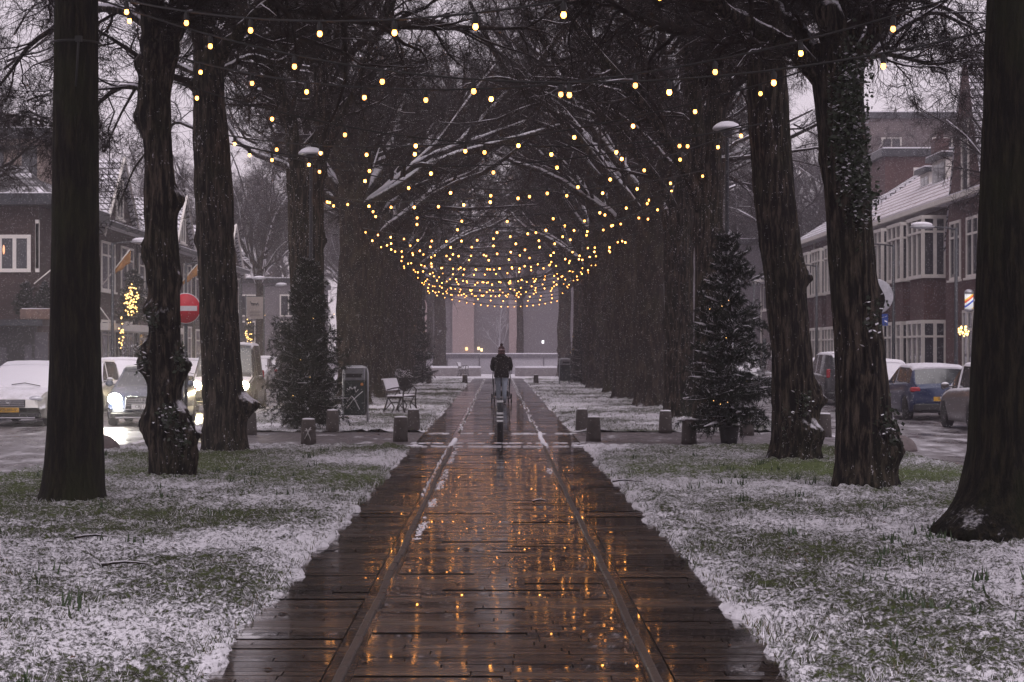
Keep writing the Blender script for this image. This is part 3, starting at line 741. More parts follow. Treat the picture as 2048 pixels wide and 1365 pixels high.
# trees that reach over the frame from beside the camera
generic_tree(4.5, 11.0, 1, 3.9, 'tree just outside the frame on the right, its twigs overhead'); generic_tree(-4.5, 13.5, 2, 5.0, 'tree just outside the frame on the left, its twigs overhead')
for i, (x, y, v) in enumerate([(-14.2, 49, 1), (-16.5, 46, 3), (14.2, 50, 0)]):
    generic_tree(x, y, v, i * 2.2, ['bare street tree by the left corner house', 'bare street tree farther along the left pavement', 'bare street tree by the steep gabled house', 'bare street tree farther along the right pavement'][i], .78, .55, 'street trees by the houses', z=-.07)

for i, (x, y, v) in enumerate([(17.3, 117, 1), (20.5, 122, 3), (15.2, 127, 0), (25, 119, 2), (-14.5, 121, 0), (-19, 126, 2)]):
    generic_tree(x, y, v, i * 1.9, ['hazy bare tree just past the last right house', 'hazy bare tree second past the last right house', 'hazy bare tree where the right street ends', 'hazy bare tree behind the last right house', 'hazy bare tree by the flat-roofed building', 'hazy bare tree behind the last left gable'][i], 1.12, .6, 'hazy trees at the street ends', z=-.2)
# ivy with snow on the second right tree
def ivy(parent_label, Y, spots, seed):
    r = np.random.default_rng(seed); V = []; Q = []; MI = []
    for (xp, yp, sz, n) in spots:
        X, Z = PX(xp, Y), PZ(yp, Y)
        for i in range(n):
            qx = np.clip(r.normal() * sz, -.19, .19) - .04; p = np.array([X + qx, Y - .31 - abs(r.normal()) * .05 + abs(qx) * .4, Z + r.normal() * sz * 1.5])
            a, b = unit(r.normal(size=3)), unit(r.normal(size=3) + np.array([0, 0, .8])); s_ = .016 + .02 * r.random()
            a = unit(a - b * a.dot(b)); c = np.cross(a, b); k = len(V)
            V += [p - a * s_, p - c * s_ * .7, p + a * s_, p + c * s_ * .7]; Q.append((k, k + 1, k + 2, k + 3)); MI.append(1 if (b[2] > .75 and r.random() < .5) else 0)
    return np_mesh('ivy', V, Q, False, MI)
IVY = pmat('ivy_leaf', (.02, .032, .014), .5, 0, .4, 4)
o = mobj('ivy', ivy('', 23.2, [(1690, 185, .13, 500), (1700, 250, .14, 600), (1705, 330, .13, 600), (1722, 400, .12, 400), (1690, 290, .12, 300), (1710, 140, .12, 260), (1745, 640, .08, 90), (1770, 860, .1, 160)], 4), [IVY, SNOWM])
tag(o, 'snow-flecked ivy climbing the forked trunk on the right', 'ivy')
o = mobj('ivy', ivy('', 25.3, [(350, 830, .07, 160), (372, 870, .07, 130), (318, 640, .05, 60), (372, 715, .05, 90), (300, 725, .05, 60)], 14), [IVY, SNOWM]); tag(o, 'snowy leaf shoots on the burls of the knobbly left trunk', 'ivy')
o = mobj('ivy', ivy('', 29.1, [(1592, 860, .13, 420), (1606, 800, .05, 70)], 24), [IVY, SNOWM]); tag(o, 'snow-caught shoots on the leaning right trunk', 'ivy')
# black strap with a hanging cable on the smooth trunk
b = MB(); ring = [(PX(152, 21.1) + .262 * math.cos(a), 21.1 + .262 * math.sin(a), PZ(88, 21.1)) for a in np.linspace(0, 2 * PI, 25)]
b.tube(ring, .012, 6); b.box((PX(168, 21.1), 21.1 - .27, PZ(86, 21.1)), (.07, .05, .06)); b.tube([(PX(168, 21.1), 20.82, PZ(90, 21.1)), (PX(166, 21.1), 20.82, PZ(130, 21.1)), (PX(163, 21.1), 20.82, PZ(180, 21.1))], .012, 6)
tag(b.build('cable_strap', CABLE), 'black strap and hanging cable around the smooth mossy trunk', 'strap')

# ------------------------------------------------------------------ strings of bulbs
def bulb_meshes():
    b = MB(); b.lathe([(.006, -.021), (.015, -.017), (.0225, -.003), (.0225, .008), (.018, .024), (.015, .032)], 12); bm = b.build('bulb', BULB)
    s = MB(); s.lathe([(.023, .028), (.025, .04), (.025, .09), (.016, .105), (.008, .12)], 8); sm = s.build('socket', CABLE)
    m = bm.data, sm.data; bpy.data.objects.remove(bm); bpy.data.objects.remove(sm); return m
BM, SM = bulb_meshes()
BMS = [BM]; rb_ = random.Random(8)
for e_ in (5.0, 12.0):
    q_ = BM.copy(); q_.materials.clear(); q_.materials.append(emat('warm_bulb_glass', (1.0, .36, .06), e_)); BMS.append(q_)
def light_string(p0, p1, sag, phase, label, spacing=1.0):
    p0, p1 = Vector(p0), Vector(p1); L_ = (p1 - p0).length
    t = thing('string_light', label, 'string lights', p0, 0, 'strings of warm bulbs over the path')
    def at(u): q = (p1 - p0) * u; q.z -= 4 * sag * u * (1 - u); return q
    c = MB(); c.tube([at(i / 28) for i in range(29)], .0095 + .00006 * p0.y, 5); c.build('cable', CABLE, t)
    d = phase
    while d < L_ - .2:
        q = at(d / L_); b = link(bpy.data.objects.new('bulb', BMS[rb_.choice([0, 0, 1, 1, 2])]), t); b.location = q - Vector((0, 0, .12)); k_ = 1.0; b.scale = (k_,) * 3
        s_ = link(bpy.data.objects.new('socket', SM), b); d += spacing
rs = random.Random(4)
STR = [((-4.3, 20.7, 5.35), (4.3, 12.3, 5.0), .75), ((-4.3, 21.0, 5.35), (4.2, 17.1, 4.35), .66), ((-4.15, 25.2, 5.35), (4.2, 17.3, 4.75), .64), ((-4.15, 25.5, 5.05), (4.2, 29.0, 5.0), .6),
       ((-4.3, 31.3, 5.0), (4.2, 23.4, 5.1), .55), ((-4.3, 31.6, 4.9), (4.2, 29.3, 5.1), .55), ((-4.25, 31.8, 4.95), (4.3, 40.3, 5.3), .6)]
LT = [43, 58.5, 67, 75.5, 83.5, 91, 99.5, 110]; RT = [40.5, 47.5, 57, 66, 75, 84, 93, 104]
for i in range(8):
    for j in (i - 1, i, i + 1):
        if 0 <= j < 8: STR.append(((-4.0, LT[i] + .2 * (j - i), 4.95 + .3 * rs.random()), (4.05, RT[j] + .2 * (i - j), 4.95 + .3 * rs.random()), .45 + .3 * rs.random()))
STR.append(((-4.0, 43.2, 5.0), (4.0, 29.4, 5.0), .55)); STR.append(((-4.0, 110.2, 5.0), (4.0, 128.5, 5.0), .6)); STR.append(((-4.0, 110.3, 5.2), (4.0, 118, 5.0), .5)); STR.append(((-4.0, 99.7, 5.2), (4.0, 110, 5.0), .5))
STR.sort(key=lambda s: (s[0][1] + s[1][1]))
ORD2 = ORD + [x + 'th' for x in ('sixteen', 'seventeen', 'eighteen', 'nineteen', 'twentie')] + ['twenty-' + x for x in ORD[:9]] + ['thirtieth'] + ['thirty-' + x for x in ORD[:9]]
ph = [.75, .5, .62, .3]
for i, (a, b_, s_) in enumerate(STR):
    light_string(a, b_, s_, ph[i] if i < 4 else .2 + .8 * rs.random(), ORD2[i] + ' string of warm bulbs counted from the camera, hung between the tree rows')

# ------------------------------------------------------------------ firs
NEEDLE = pmat('fir_needles', (.006, .011, .007), .6, 0, .5, 7, spec=.2); NEEDLE2 = pmat('fir_needles_light', (.015, .024, .013), .6, 0, .4, 7, spec=.2)
def fir(x, y, H, Rb, seed, label, pot=False, bough=1.0, dense=1.0, z0=.25, snowy=.5, name='fir_tree', top_thin=1.0, group='small fir trees beside the path'):
    t = thing(name, label, 'fir tree', (x, y, 0), 0, group); r = np.random.default_rng(seed)
    tk = MB(); tk.tube([(0, 0, 0), (.02, 0, H * .5), (0, .01, H * .97)], [.055, .035, .008], 8)
    VN = []; snowp = []; br = []
    nw = int(15 * dense)
    for wv in range(nw):
        f = (wv + r.random() * .6) / nw; z = z0 + (H - z0 - .1) * f
        jit = .55
        rad = Rb * ((1 - f) ** .75 * .95 + .08) * (1.0 if f > .08 else .8)
        nb = int((16 if f < .6 else 10) * (1 if dense >= 1 else .75))
        for kb in range(nb):
            a = 2 * PI * (kb + r.random()) / nb + wv; Lb = rad * (.50 + .72 * r.random() ** 1.5)
            droop = -.28 + .75 * f + r.normal() * .08
            d = np.array([math.cos(a), math.sin(a), 0.0]); z = z0 + (H - z0 - .1) * f + r.normal() * .07 * (1 - f)
            pts = [np.array([0, 0, z]) + d * Lb * u + np.array([0, 0, Lb * (droop * u + .16 * u * u)]) for u in (0, .35, .7, 1.0)]
            br.append(pts)
            if r.random() < snowy: snowp.append((pts, Lb))
    tk_parts = np.array(br); bv, bq = np_tubes(tk_parts, np.tile(np.array([.012, .009, .006, .003]), (len(br), 1)), 4)
    C1, R1 = children(tk_parts, np.full((len(br), 4), .006), 8, .46, (40, 65), -.25, r, 3, .7, .15, .12, rmin=.003)
    lines = [tk_parts, C1]
    for P in lines:
        K = P.shape[1]; nn = 80 if K == 4 else 52
        N_ = len(P); tt = r.random((N_, nn)) * (K - 1); ii = np.minimum(tt.astype(int), K - 2); ff = (tt - ii)[..., None]; ix = np.arange(N_)[:, None]
        p = P[ix, ii] * (1 - ff) + P[ix, ii + 1] * ff; dr = unit(P[ix, ii + 1] - P[ix, ii])
        q = unit(np.cross(dr, r.normal(size=dr.shape))); nd_ = unit(dr * .7 + q * .8 + np.array([0, 0, -.12])); sd_ = unit(np.cross(nd_, r.normal(size=nd_.shape)))
        ln = (.035 + .035 * r.random((N_, nn)))[..., None]; ww = .0038
        VN.append(np.stack([p - sd_ * ww, p + sd_ * ww, p + nd_ * ln + sd_ * ww * .5, p + nd_ * ln - sd_ * ww * .5], 2).reshape(-1, 3))
    V = np.concatenate(VN); n = len(V) // 4; up_ = (V[2::4, 2] - V[0::4, 2]) / .05; mi_ = np.where((up_ > .5) & (r.random(n) < snowy * .5), 2, r.choice([0, 0, 0, 1], n))
    tr = tk.build('trunk', BARK, t)
    mobj('foliage', np_mesh('foliage', V, np.arange(4 * n).reshape(-1, 4), False, mi_), [NEEDLE, NEEDLE2, SNOWM], t)
    mobj('branches', np_mesh('branches', bv, bq, True), BARK, t)
    s_ = MB()
    for pts, Lb in snowp:
        u0 = r.uniform(.3, .6); a_, b__ = pts[1] * (1 - u0) + pts[2] * u0, pts[3]
        m_ = (a_ + b__) / 2; up = np.array([0, 0, .012])
        s_.tube([a_ + up, m_ + up * 1.6, b__ + up * .5], [.010 * bough, .018 * bough * (.6 + .6 * r.random()), .006 * bough], 6, squash=.6)
        for q in range(2):
            c = a_ * (1 - q * .5 - .3 * r.random()) + b__ * (q * .5 + .3); c = (a_ + (b__ - a_) * r.random()); dv = r.normal(size=3) * .06 * (Lb + .3); dv[2] = -abs(dv[2]) * .4
            s_.tube([c + up, c + dv + up], [.010, .004], 5, squash=.6)
    s_.build('snow', SNOWM, t)['kind'] = 'stuff'
    if pot:
        p = MB(); p.lathe([(.13, 0), (.155, .16), (.175, .30), (.19, .31), (.19, .34), (.16, .34), (.155, .3)], 20); p.build('pot', BLACKP, t)
    return t
fir(PX(615, 39.9), 39.9, 3.55, .94, 5, 'dense dark fir on the left beside the litter bin', dense=1.6, snowy=.2, bough=1.3)
fir(PX(1458, 33.9), 33.9, 3.75, .92, 9, 'snow-dusted potted fir on the right by the cross path', pot=True, dense=1.15, z0=.42, snowy=.4, bough=1.7)
fir(PX(845, 96), 96, 3.9, .75, 12, 'far fir on the left beyond the near bench', dense=.8, snowy=.1)
fir(PX(1163, 96), 96, 3.2, .8, 15, 'far fir on the right beside the far litter bin', dense=.8, snowy=.15)
def fairy(label, pts, par_cat='fairy lights'):
    t = thing('fairy_lights', label, par_cat, pts[0], 0)
    p0 = Vector(pts[0]); w_ = MB(); w_.tube([Vector(p) - p0 for p in pts], .003, 4); w_.build('wire', CABLE, t)
    for p in pts:
        b = MB(); b.ball((0, 0, 0), .0055, 8); q = b.build('bulb', FAIRY, t); q.location = Vector(p) - p0
    return t
Yf = 33.0
fairy('tiny fairy lights strung on the potted right-hand fir', [(PX(a, Yf), Yf + d, PZ(b, Yf)) for a, b, d in ((1427, 802, 0), (1442, 809, .1), (1458, 806, .2), (1448, 612, .3), (1422, 618, .2), (1455, 676, .2), (1463, 600, .4))])
Yf = 39.1
fairy('tiny fairy lights strung on the left-hand fir', [(PX(a, Yf), Yf + d, PZ(b, Yf)) for a, b, d in ((586, 792, 0), (600, 720, .1), (626, 637, .1), (620, 755, 0), (524, 630, .5), (664, 628, .5))])
Yf = 95.2
fairy('pale fairy lights on the far right-hand fir', [(PX(a, Yf), Yf, PZ(b, Yf)) for a, b in ((1141, 706), (1146, 673), (1146, 700))])
fairy('pale fairy lights on the far left-hand fir', [(PX(a, Yf), Yf, PZ(b, Yf)) for a, b in ((829, 652), (848, 664))])
# small snowy shrub by the bench
def shrub(x, y, rad, h, label, seed, z=0, snow=.35):
    r = np.random.default_rng(seed); t = thing('shrub', label, 'shrub', (x, y, z)); n = 60
    P = np.zeros((n, 4, 3)); a = r.random(n) * 2 * PI; el = r.uniform(.3, 1.4, n)
    for k in range(4):
        P[:, k] = np.stack([np.cos(a) * np.cos(el) * rad, np.sin(a) * np.cos(el) * rad, np.sin(el) * h], -1) * (k / 3) + r.normal(size=(n, 3)) * .02
    P[:, 0] *= .1
    C, RC = children(P, np.full((n, 4), .008), 8, .4, (30, 60), .05, r, 3, .6, .3, .2)
    V, Q = join([np_tubes(P, np.full((n, 4), .007), 4), np_tubes(C, RC, 3)]); mobj('branches', np_mesh('branches', V, Q, True), TWIG, t)
    m = n * 24; c = P[r.integers(0, n, m), r.integers(1, 4, m)] + r.normal(size=(m, 3)) * rad * .14
    u, v = unit(r.normal(size=(m, 3))), unit(r.normal(size=(m, 3))); s_ = .03
    V = np.stack([c - u * s_, c - v * s_ * .6, c + u * s_, c + v * s_ * .6], 1).reshape(-1, 3)
    mobj('foliage', np_mesh('foliage', V, np.arange(4 * m).reshape(-1, 4), False, (c[:, 2] > h * .72).astype(int) * (r.random(m) < snow + .4)), [NEEDLE, SNOWM], t)
    return t
shrub(PX(808, 78), 78, .55, .8, 'low snow-topped shrub behind the near bench', 3)
shrub(PX(1200, 92), 92, .4, .6, 'low shrub at the foot of the far right trunks', 5)

# ------------------------------------------------------------------ stone bollards and other posts
def bollard_mesh():
    b = MB(); b.lathe([(.135, -.02), (.132, .1), (.122, .3), (.115, .41), (.10, .43), (.02, .435)], 22); s_ = MB(); s_.lathe([(.108, .432), (.10, .445), (.05, .452), (.01, .453)], 18)
    return b, s_
bs = MB(); b0, s0 = bollard_mesh()
boll = thing('stone_bollard', 'stone bollard with white scrawl, front left of the fir', 'bollard', (PX(617, 34.1), 34.1, .004), 0, 'stone bollards at the cross path')
b0.build('post', STONE, boll); s0.build('snow_cap', SNOWM, boll)
bl = [(665, 39.3, 'stone bollard between the left fir and the litter bin'), (801, 35.2, 'front stone bollard just left of the path'), (827, 39.8, 'rear stone bollard just left of the path, by the bench'),
      (500, 38.1, 'stone bollard behind the burl of the tapering left trunk'), (1164, 40.0, 'rear stone bollard just right of the path'), (1187, 35.2, 'front stone bollard just right of the path'),
      (1331, 38.8, 'rear stone bollard in the middle of the right lawn edge'), (1378, 34.2, 'stone bollard just left of the potted fir'), (1494, 37.7, 'stone bollard just right of the potted fir'),
      (1649, 37.0, 'stone bollard between the two leaning right trunks'), (930, 98, 'far stone bollard just left of the path'), (1072, 98, 'far stone bollard just right of the path'), (858, 98, 'far stone bollard by the far left fir'), (1141, 99, 'far stone bollard beside the far litter bin')]
for (xp, Y, lb) in bl: dup(boll, (PX(xp, Y), Y, .004), xp * .7, lb)
g_ = MB()
for (pa, pb) in (((-.055, .10), (.05, .30)), ((.05, .09), (-.03, .28)), ((-.05, .24), (.06, .26))):
    g_.tube([(pa[0], -.136, pa[1]), ((pa[0] + pb[0]) / 2, -.134, (pa[1] + pb[1]) / 2), (pb[0], -.126, pb[1])], .008, 5)
g_.build('graffiti', pmat('white_spray_paint', (.5, .48, .48), .7), boll)
for (xp, Y, lb) in ((203, 31.9, 'half-round concrete dome at the left street edge'), (1797, 31.9, 'half-round concrete dome at the right street edge')):
    b = MB(); b.lathe([(.30 * math.cos(a), .26 * math.sin(a)) for a in np.linspace(0, 1.5, 10)], 26)
    o = b.build('concrete_dome', pmat('concrete', (.12, .095, .095), .8, 0, .3, 9, .4)); o.location = (PX(xp, Y), Y, .0); tag(o, lb, 'bollard', 'concrete domes at the street edge')
t = thing('striped_post', 'slim black post with white bands standing in the middle of the path', 'bollard', (PX(1000, 35), 35, .0))
b = MB(); b.lathe([(.055, 0), (.055, .70), (.05, .72), (.04, .72), (.04, .765), (.02, .775)], 18); b.build('post', METAL_D, t)
b = MB()
for z in (.36, .425, .49, .70):
    b.lathe([(.057, z), (.0585, z + .005), (.0585, z + .03), (.057, z + .035)], 18)
b.build('reflective_bands', pmat('white_reflective', (.72, .72, .74), .5), t)

# no-entry sign
def sign(x, y, zc, rad, label, face_cam=True):
    t = thing('road_sign', label, 'road sign', (x, y, 0)); p = MB(); p.tube([(0, 0, -.1), (0, 0, zc + rad)], .035, 12); p.build('pole', METAL_D, t)
    My = Matrix.Translation((0, -.05 if face_cam else .05, zc)) @ Matrix.Rotation(R(90), 4, 'X')
    d = MB(); d.lathe([(rad * .97, -.006), (rad, -.004), (rad, .004), (rad * .97, .006)], 48, M=My); d.build('disc', METAL, t)
    b = MB(); b.box((0, .0, zc - .1), (.03, .08, .03)); b.box((0, 0, zc + .1), (.03, .08, .03)); b.build('bracket', METAL, t)
    if face_cam:
        f = MB()
        Mf = Matrix.Translation((0, -.06, zc)) @ Matrix.Rotation(R(90), 4, 'X')
        f.lathe([(rad * .995, -.002), (rad * .995, .001)], 48, M=Mf, mi=1); f.lathe([(rad * .95, .0012), (rad * .95, .003)], 48, M=Mf, mi=0)
        f.box((0, -.0655, zc), (rad * 1.5, .003, rad * .32), mi=1)
        f.build('sign_face', [pmat('red_sign_paint', (.55, .008, .03), .45, 0, .12, 5), pmat('white_sign_paint', (.62, .60, .62), .5, 0, .1, 5)], t)
    return t
sign(PX(372, 40), 40, 2.46, .31, 'round red no-entry sign with white bar on a dark pole')
sg = sign(PX(1752, 37), 37, 2.62, .33, 'back of a round grey road sign behind the ivy-clad trunk', False)
b = MB(); b.box((PX(1768, 37) - PX(1752, 37), .04, PZ(640, 37)), (.16, .01, .22)); b.build('small_plate', pmat('blue_sign_paint', (.03, .07, .3), .5), sg)

# mushroom lamps over the path
def path_lamp(x, y, h, label):
    t = thing('path_lamp', label, 'street lamp', (x, y, 0), 0, 'dome lamps along the path')
    b = MB(); b.lathe([(.09, 0), (.085, .6), (.055, .7), (.045, 2), (.035, h - .1), (.05, h - .08)], 14); b.build('pole', METAL_D, t)
    b = MB(); b.lathe([(.06, h - .1), (.11, h - .06), (.12, h - .0), (.10, h + .02)], 16); b.build('lamp_body', METAL_D, t)
    b = MB(); b.lathe([(.265, h + .02), (.27, h + .035), (.2, h + .09), (.1, h + .12), (.02, h + .13)], 28); b.build('lamp_shade', METAL, t)
    b = MB(); b.lathe([(.27, h + .04), (.26, h + .07), (.2, h + .125), (.12, h + .165), (.02, h + .18)], 28); b.build('snow_cap', SNOWM, t)
    return t
path_lamp(PX(622, 42.2), 42.2, 5.75, 'dome lamp with snow cap above the left fir')
path_lamp(PX(1454, 37.2), 37.2, 5.72, 'dome lamp with snow cap on a tall pole above the potted fir')
path_lamp(PX(846, 104), 104, 5.85, 'far dome lamp above the far left fir'); path_lamp(PX(1160, 104), 104, 5.95, 'far dome lamp above the far right fir')
# street lamps with arms
def street_lamp(x, y, h, s, label):
    t = thing('street_lamp', label, 'street lamp', (x, y, -.07), 0, 'arm lamps along the streets'); h += .07
    b = MB(); b.lathe([(.09, 0), (.085, .9), (.06, 1.0), (.045, h)], 12); b.build('pole', METAL_D, t)
    b = MB(); b.tube([(0, 0, h - .05), (s * .25, 0, h), (s * .7, 0, h + .03)], .025, 8); b.build('arm', METAL_D, t)
    b = MB(); b.ball((s * .95, 0, h + .03), (.36, .14, .065), 16); b.build('lamp_head', METAL, t)
    b = MB(); b.ball((s * .97, 0, h + .09), (.31, .13, .085), 16); b.build('snow_cap', SNOWM, t)
LBL = ['nearest', 'second', 'third', 'farthest']
for i, (xp, Y) in enumerate(((225, 67), (372, 82.7), (480, 101), (528, 111))): street_lamp(PX(xp, Y), Y, 5.25, 1, LBL[i] + ' snow-capped arm lamp along the left street')
for i, (xp, Y) in enumerate(((1912, 56.5), (1787, 65.4), (1633, 81), (1508, 101))): street_lamp(PX(xp, Y), Y, 5.1, -1, LBL[i] + ' snow-capped arm lamp along the right street')

# ------------------------------------------------------------------ litter bins
BIN = pmat('dark_green_bin', (.012, .02, .019), .4, 0, .25, 8)
SPRAY = pmat('pale_spray_paint', (.55, .54, .56), .7, 0, .2, 12)
def litter_bin(x, y, rz, label, graffiti=True):
    t = thing('litter_bin', label, 'litter bin', (x, y, 0), rz, 'litter bins beside the path'); hw = .27
    b = MB()
    pts = [(-hw, 0, 0), (-hw, 0, 1.12)] + [(-hw + .12 * (1 - math.cos(a)), 0, 1.14 + .12 * math.sin(a)) for a in (.5, 1.0, PI / 2)] + [(hw - .12 + .12 * math.sin(a), 0, 1.14 + .12 * math.cos(a)) for a in (0, .6, 1.1)] + [(hw, 0, 1.12), (hw, 0, 0)]
    b.tube(pts, .026, 10); b.build('frame', METAL, t)
    b = MB(); b.box((0, 0, .57), (.48, .34, .76), ch=.02); b.build('body', BIN, t)
    b = MB(); b.box((0, -.0, 1.09), (.475, .35, .28), ch=.025); b.build('top', pmat('brushed_steel', (.25, .25, .27), .35, .7, .2, 10), t)
    b = MB(); b.box((0, -.176, 1.065), (.36, .006, .085)); b.build('slot', BLACKP, t)
    b = MB(); b.box((0, 0, 1.24), (.46, .33, .02)); b.build('snow_cap', SNOWM, t)
    if graffiti:
        q = MB(); Y_ = -.174
        for pl in ([(-.17, .34), (-.05, .50), (.05, .60), (.19, .72)], [(-.06, .62), (.02, .52), (.07, .42), (.12, .32)], [(-.19, .42), (-.14, .50), (-.06, .62)], [(-.16, .78), (-.11, .74), (-.09, .80), (-.05, .77), (.0, .80), (.04, .70), (.09, .76)]):
            q.tube([(u, Y_, v) for u, v in pl], .011, 6)
        q.ball((-.09, Y_, .80), (.025, .006, .022), 8); q.ball((.01, Y_, .805), (.022, .006, .02), 8)
        q.build('graffiti', SPRAY, t)
        q = MB(); q.lathe([(.035, 0), (.035, .003)], 12, M=Matrix.Translation((.17, -.172, .87)) @ Matrix.Rotation(R(90), 4, 'X')); q.build('sticker', pmat('orange_sticker', (.5, .2, .05), .6), t)
    return t
litter_bin(PX(711, 44), 44, R(-5), 'dark litter bin with silver top and white graffiti by the left fir')
litter_bin(PX(1129, 95), 95, R(25), 'far dark litter bin at the foot of the far right trunk', False)

# ------------------------------------------------------------------ benches
IRON = pmat('cast_iron', (.02, .017, .018), .5, .2, .3, 10)
WOOD = pmat('bench_wood', (.05, .035, .03), .6, 0, .3, 10, .3, snow=(.5, .9, 6, .5))
def bench(x, y, rz, label):
    t = thing('park_bench', label, 'bench', (x, y, 0), rz, 'benches facing the path'); Lh = .8
    # local: +x is the sitting direction, bench runs along y
    r = random.Random(6)
    for s in (-1, 1):
        e = MB(); yy = s * Lh
        e.tube([(-.28, yy, 0), (-.20, yy, .22), (-.14, yy, .42), (-.22, yy, .62), (-.31, yy, .90)], [.03, .022, .024, .02, .018], 7)
        e.tube([(.30, yy, 0), (.25, yy, .2), (.24, yy, .42), (.27, yy, .60), (.18, yy, .68), (.0, yy, .66), (-.22, yy, .60)], [.03, .022, .022, .02, .02, .018, .016], 7)
        e.tube([(-.15, yy, .41), (.24, yy, .42)], .02, 6); e.tube([(-.22, yy, .1), (-.05, yy, .3), (.1, yy, .3), (.27, yy, .12)], .015, 6)
        e.tube([(-.14, yy, .42), (.02, yy, .18), (-.06, yy, .0)], .016, 6); e.tube([(.2, yy, .4), (.1, yy, .2), (.16, yy, .0)], .016, 6); e.tube([(.0, yy, .42), (.08, yy, .55), (.15, yy, .67)], .012, 6)
        e.build('end_frame', IRON, t)
    b = MB()
    for k in range(5): b.box((-.13 + .088 * k, 0, .445), (.07, 1.72, .028), ch=.006)
    b.build('seat', WOOD, t)
    b = MB(); M_ = Matrix.Translation((-.235, 0, .70)) @ Matrix.Rotation(R(-17), 4, 'Y')
    for k in range(3): b.box((0, 0, -.13 + .13 * k), (.026, 1.72, .105), M=M_, ch=.006)
    b.build('backrest', WOOD, t)
    b = MB(); b.box((.03, 0, .468), (.40, 1.66, .018), ch=.008); b.box((.024, 0, .03), (.014, 1.64, .30), M=M_, ch=.005); b.box((0, 0, .195), (.05, 1.7, .02), M=M_, ch=.006); b.build('snow', SNOWM, t)
    return t
bench(PX(800, 51.5), 51.5, R(-9), 'near bench with snow on seat and back, left of the path')
bench(PX(928, 132), 128, R(-5), 'far bench on the left where the path ends')

